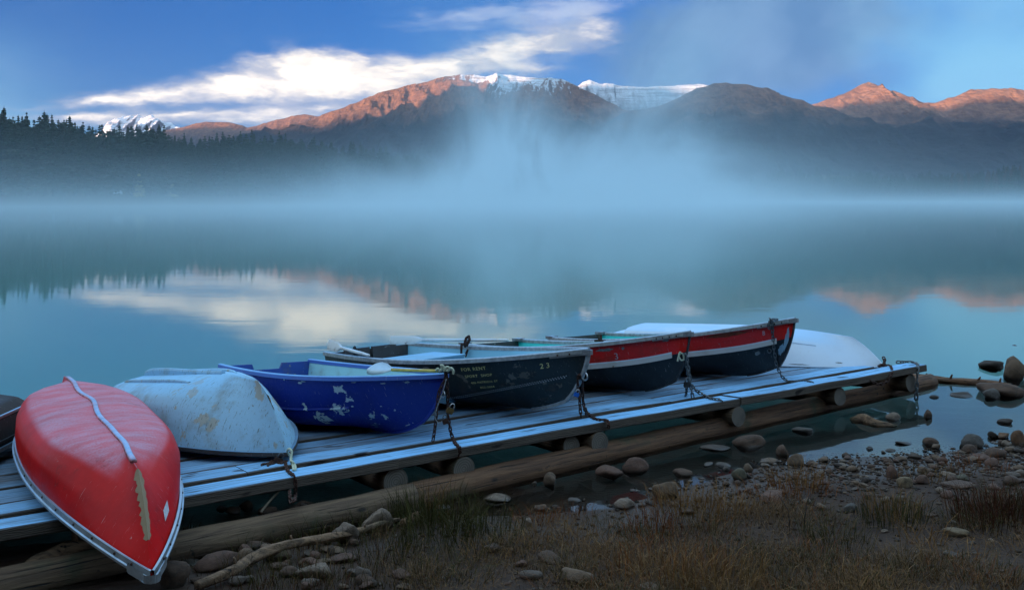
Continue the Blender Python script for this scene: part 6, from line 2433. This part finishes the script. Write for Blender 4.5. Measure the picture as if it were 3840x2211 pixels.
def make_forest():
    rr = random.Random(31)
    top = ([-60, 8, 40, 60, 80, 110, 150, 175, 215, 250, 300, 330, 390, 420, 460, 540, 620, 700, 760, 830, 900, 1000, 1100], [268, 262, 285, 278, 285, 275, 285, 285, 300, 300, 305, 300, 300, 325, 330, 330, 325, 330, 340, 345, 350, 365, 380])
    label = 'dark conifer in the misty forest along the far left shore'
    grp = 'conifers on the far left shore'
    # trees the skyline lets you pick out
    named = [(10, 259, 0, 'tallest dark spruce at the extreme left of the skyline'), (45, 281, 2, None), (66, 274, 1, None), (109, 270, 3, 'spruce with spreading top left of the white peak'), (172, 281, 0, 'lone pointed spruce standing clear on the left skyline'), (128, 279, 5, None),
             (205, 298, 1, None), (252, 303, 4, None), (338, 303, 5, 'dark spruce before the white peak, left one'), (362, 306, 2, None), (393, 303, 2, 'left spire of the twin spruces before the white peak'), (405, 305, 5, 'right spire of the twin spruces before the white peak'), (432, 330, 0, None),
             (455, 326, 1, None), (517, 332, 0, None), (536, 324, 2, None), (550, 322, 5, None), (594, 321, 1, None), (622, 316, 2, None), (628, 326, 0, None), (690, 320, 5, None), (705, 326, 2, None), (776, 334, 2, None), (695, 330, 0, None), (866, 345, 0, None)]
    count = 0
    for (dx, dy, k, lab) in named:
        x, y = far_point(dx, rr.uniform(16, 30))
        z0 = float(far_z(np.float64(x), np.float64(y))) - 0.3
        zt = CAMZ + (HZ - dy * 1.5184) / F * y
        tree(x, y, zt - z0, KINDS[k], lab or label, None if lab else grp, rr.uniform(0, 6), rr.uniform(0.9, 1.1)); count += 1
    for row, (b0, b1, n) in enumerate(((8, 16, 60), (18, 34, 75), (38, 70, 60))):
        for i in range(n):
            dx = -70 + (1130 + 70) * (i + rr.uniform(-.4, .4)) / n
            x, y = far_point(dx, rr.uniform(b0, b1))
            z0 = float(far_z(np.float64(x), np.float64(y))) - 0.3
            zt = CAMZ + (HZ - (np.interp(dx, *top) + abs(rr.gauss(4, 13)) + (16 if row == 0 else 0)) * 1.5184) / F * y
            h = max(zt - z0, 7.0)
            tree(x, y, h, KINDS[rr.randrange(6)], label, grp, rr.uniform(0, 6), rr.uniform(1.0, 1.7)); count += 1
    # right shore
    label2 = 'misty conifer on the far right shore'
    grp2 = 'conifers on the far right shore'
    for i in range(46):
        dx = 2350 + 230 * (i + rr.uniform(-.4, .4)) / 46
        x, y = far_point(dx, rr.uniform(8, 45))
        z0 = float(far_z(np.float64(x), np.float64(y))) - 0.3
        dy = np.interp(dx, [2350, 2400, 2450, 2490, 2529], [425, 418, 412, 402, 404]) + abs(rr.gauss(3, 9))
        h = max(CAMZ + (HZ - dy * 1.5184) / F * y - z0, 8)
        tree(x, y, h, KIND_RED if rr.random() < .5 else KINDS[rr.randrange(6)], label2, grp2, rr.uniform(0, 6), rr.uniform(0.9, 1.3))
    # two autumn larches by the left shore
    x, y = far_point(343, 9)
    lk = conifer(21, .22, 1.1, .1); lk[0].materials.append(M_LARCH); lk[1].materials.append(M_BARK)
    tree(x, y, 10.5, lk, 'yellow autumn larch on the left shore beside the parked car', None, 0, 1.0, 'larch_tree')
    x, y = far_point(425, 9)
    tree(x, y, 9.0, lk, 'second, fainter yellow larch farther right along the shore', None, 1, 0.9, 'larch_tree')
    # the wooded knoll and all the forest behind: reads as one mass
    V, Fc = [], []
    n = 0
    src = [(np.array([v.co for v in c.vertices]), [tuple(p.vertices) for p in c.polygons]) for c, t in (conifer(31, .2, 1.0, .5), conifer(32, .17, 1.0, .5))]
    rng = np.random.default_rng(8)
    spots = []
    for i in range(260):
        dx = rng.uniform(1900, 2420)
        x, y = far_point(dx, rng.uniform(8, 170)); spots.append((x, y, rng.uniform(16, 24)))
    for i in range(520):          # the depth of the left-hand wood, below its skyline
        dx = rng.uniform(-80, 1120)
        x, y = far_point(dx, rng.uniform(6, 60))
        z0 = float(far_z(np.float64(x), np.float64(y)))
        zt = CAMZ + (HZ - (np.interp(dx, *top) + rng.uniform(8, 60)) * 1.5184) / F * y
        spots.append((x, y, max(zt - z0, 5.0)))
    for i in range(150):
        dx = rng.uniform(1000, 1950)
        x, y = far_point(dx, rng.uniform(10, 120)); spots.append((x, y, rng.uniform(14, 24)))
    for (x, y, h) in spots:
        c, f = src[n % 2]
        a = rng.uniform(0, 6.28)
        z0 = float(far_z(np.float64(x), np.float64(y))) - 0.3
        q = c * np.array([h * 1.4, h * 1.4, h])
        q = np.stack([q[:, 0] * math.cos(a) - q[:, 1] * math.sin(a) + x, q[:, 0] * math.sin(a) + q[:, 1] * math.cos(a) + y, q[:, 2] + z0], 1)
        off = sum(len(v) for v in V) if False else OFF[0]
        V.append(q); Fc += [tuple(k + off for k in ff) for ff in f]
        OFF[0] += len(q); n += 1
    me = bpy.data.meshes.new('forest')
    me.from_pydata(np.concatenate(V).tolist(), [], Fc)
    tag(link('forest', me, None, M_NEEDLE), kind='stuff')


OFF = [0]
make_forest()


def make_added_shade_trees():
    """unseen trees added behind the camera to shade front faces and the beach"""
    rng = np.random.default_rng(77)
    src = [(np.array([v.co for v in c.vertices]), np.array([tuple(p.vertices) for p in c.polygons])) for c, t in (conifer(41, .2, 1.0, .1), conifer(42, .17, 1.1, .0))]
    V, Fc, n, off = [], [], 0, 0
    for i in range(150):
        x, y, h = rng.uniform(-34, 34), -rng.uniform(6.5, 30), rng.uniform(13, 21)
        c, f = src[n % 2]
        a = rng.uniform(0, 6.28)
        q = c * np.array([h * 1.1, h * 1.1, h])
        q = np.stack([q[:, 0] * math.cos(a) - q[:, 1] * math.sin(a) + x, q[:, 0] * math.sin(a) + q[:, 1] * math.cos(a) + y, q[:, 2] + float(near_z(x, y)) - 1.0], 1)
        V.append(q); Fc.append(f + off); off += len(q); n += 1
    me = bpy.data.meshes.new('forest')
    me.from_pydata(np.concatenate(V).tolist(), [], np.concatenate(Fc).tolist())
    tag(link('forest', me, None, M_NEEDLE), kind='stuff')


make_added_shade_trees()



# ------------------------------------------------------------------ the parked car on the far left shore
def make_car():
    x, y = far_point(293, 11)
    z = float(far_z(np.float64(x), np.float64(y)))
    root = empty('parked_car', (x, y - 2.5, z + 0.05), (0, 0, 0.12))
    tag(root, 'small pale blue white off-road car parked at the misty left shore', 'car')
    paint = mat_simple('pale_car_paint', (0.55, 0.62, 0.68), 0.35)
    glass = mat_simple('dark_car_glass', (0.02, 0.025, 0.03), 0.15)

    def part(name, prof, w, mat, parent=root, y0=0.0):
        bm = bmesh.new()
        a = [bm.verts.new((px, y0 - w / 2, pz)) for px, pz in prof]
        b = [bm.verts.new((px, y0 + w / 2, pz)) for px, pz in prof]
        n = len(prof)
        bm.faces.new(a); bm.faces.new(list(reversed(b)))
        for k in range(n):
            bm.faces.new((a[k], a[(k + 1) % n], b[(k + 1) % n], b[k]))
        bmesh.ops.triangulate(bm, faces=[f for f in bm.faces if len(f.verts) > 4])
        return link(name, bm_mesh(bm, name), parent, mat)

    part('body', [(-2.2, .5), (-2.2, .85), (-1.9, 1.08), (-0.95, 1.14), (2.1, 1.14), (2.2, .95), (2.2, .5), (1.75, .42), (1.05, .42), (-0.95, .42), (-1.75, .42)], 1.75, paint)
    cab = part('cabin', [(-0.95, 1.142), (-0.5, 1.70), (1.75, 1.72), (2.05, 1.142)], 1.55, paint)
    for sd in (-1, 1):
        part('side_window', [(-0.66, 1.20), (-0.38, 1.60), (0.45, 1.62), (0.45, 1.20)], 0.012, glass, cab, sd * 0.782)
        part('side_window', [(0.60, 1.20), (0.60, 1.62), (1.60, 1.62), (1.82, 1.20)], 0.012, glass, cab, sd * 0.782)
    for wx in (-1.4, 1.4):
        for sd in (-1, 1):
            bm = bmesh.new()
            bmesh.ops.create_cone(bm, segments=18, radius1=.38, radius2=.38, depth=.25, cap_ends=True, matrix=Matrix.Rotation(math.pi / 2, 4, 'X'))
            wl = link('wheel', bm_mesh(bm, 'wheel'), root, M_BLACK)
            wl.location = (wx, sd * .80, .38)


make_car()
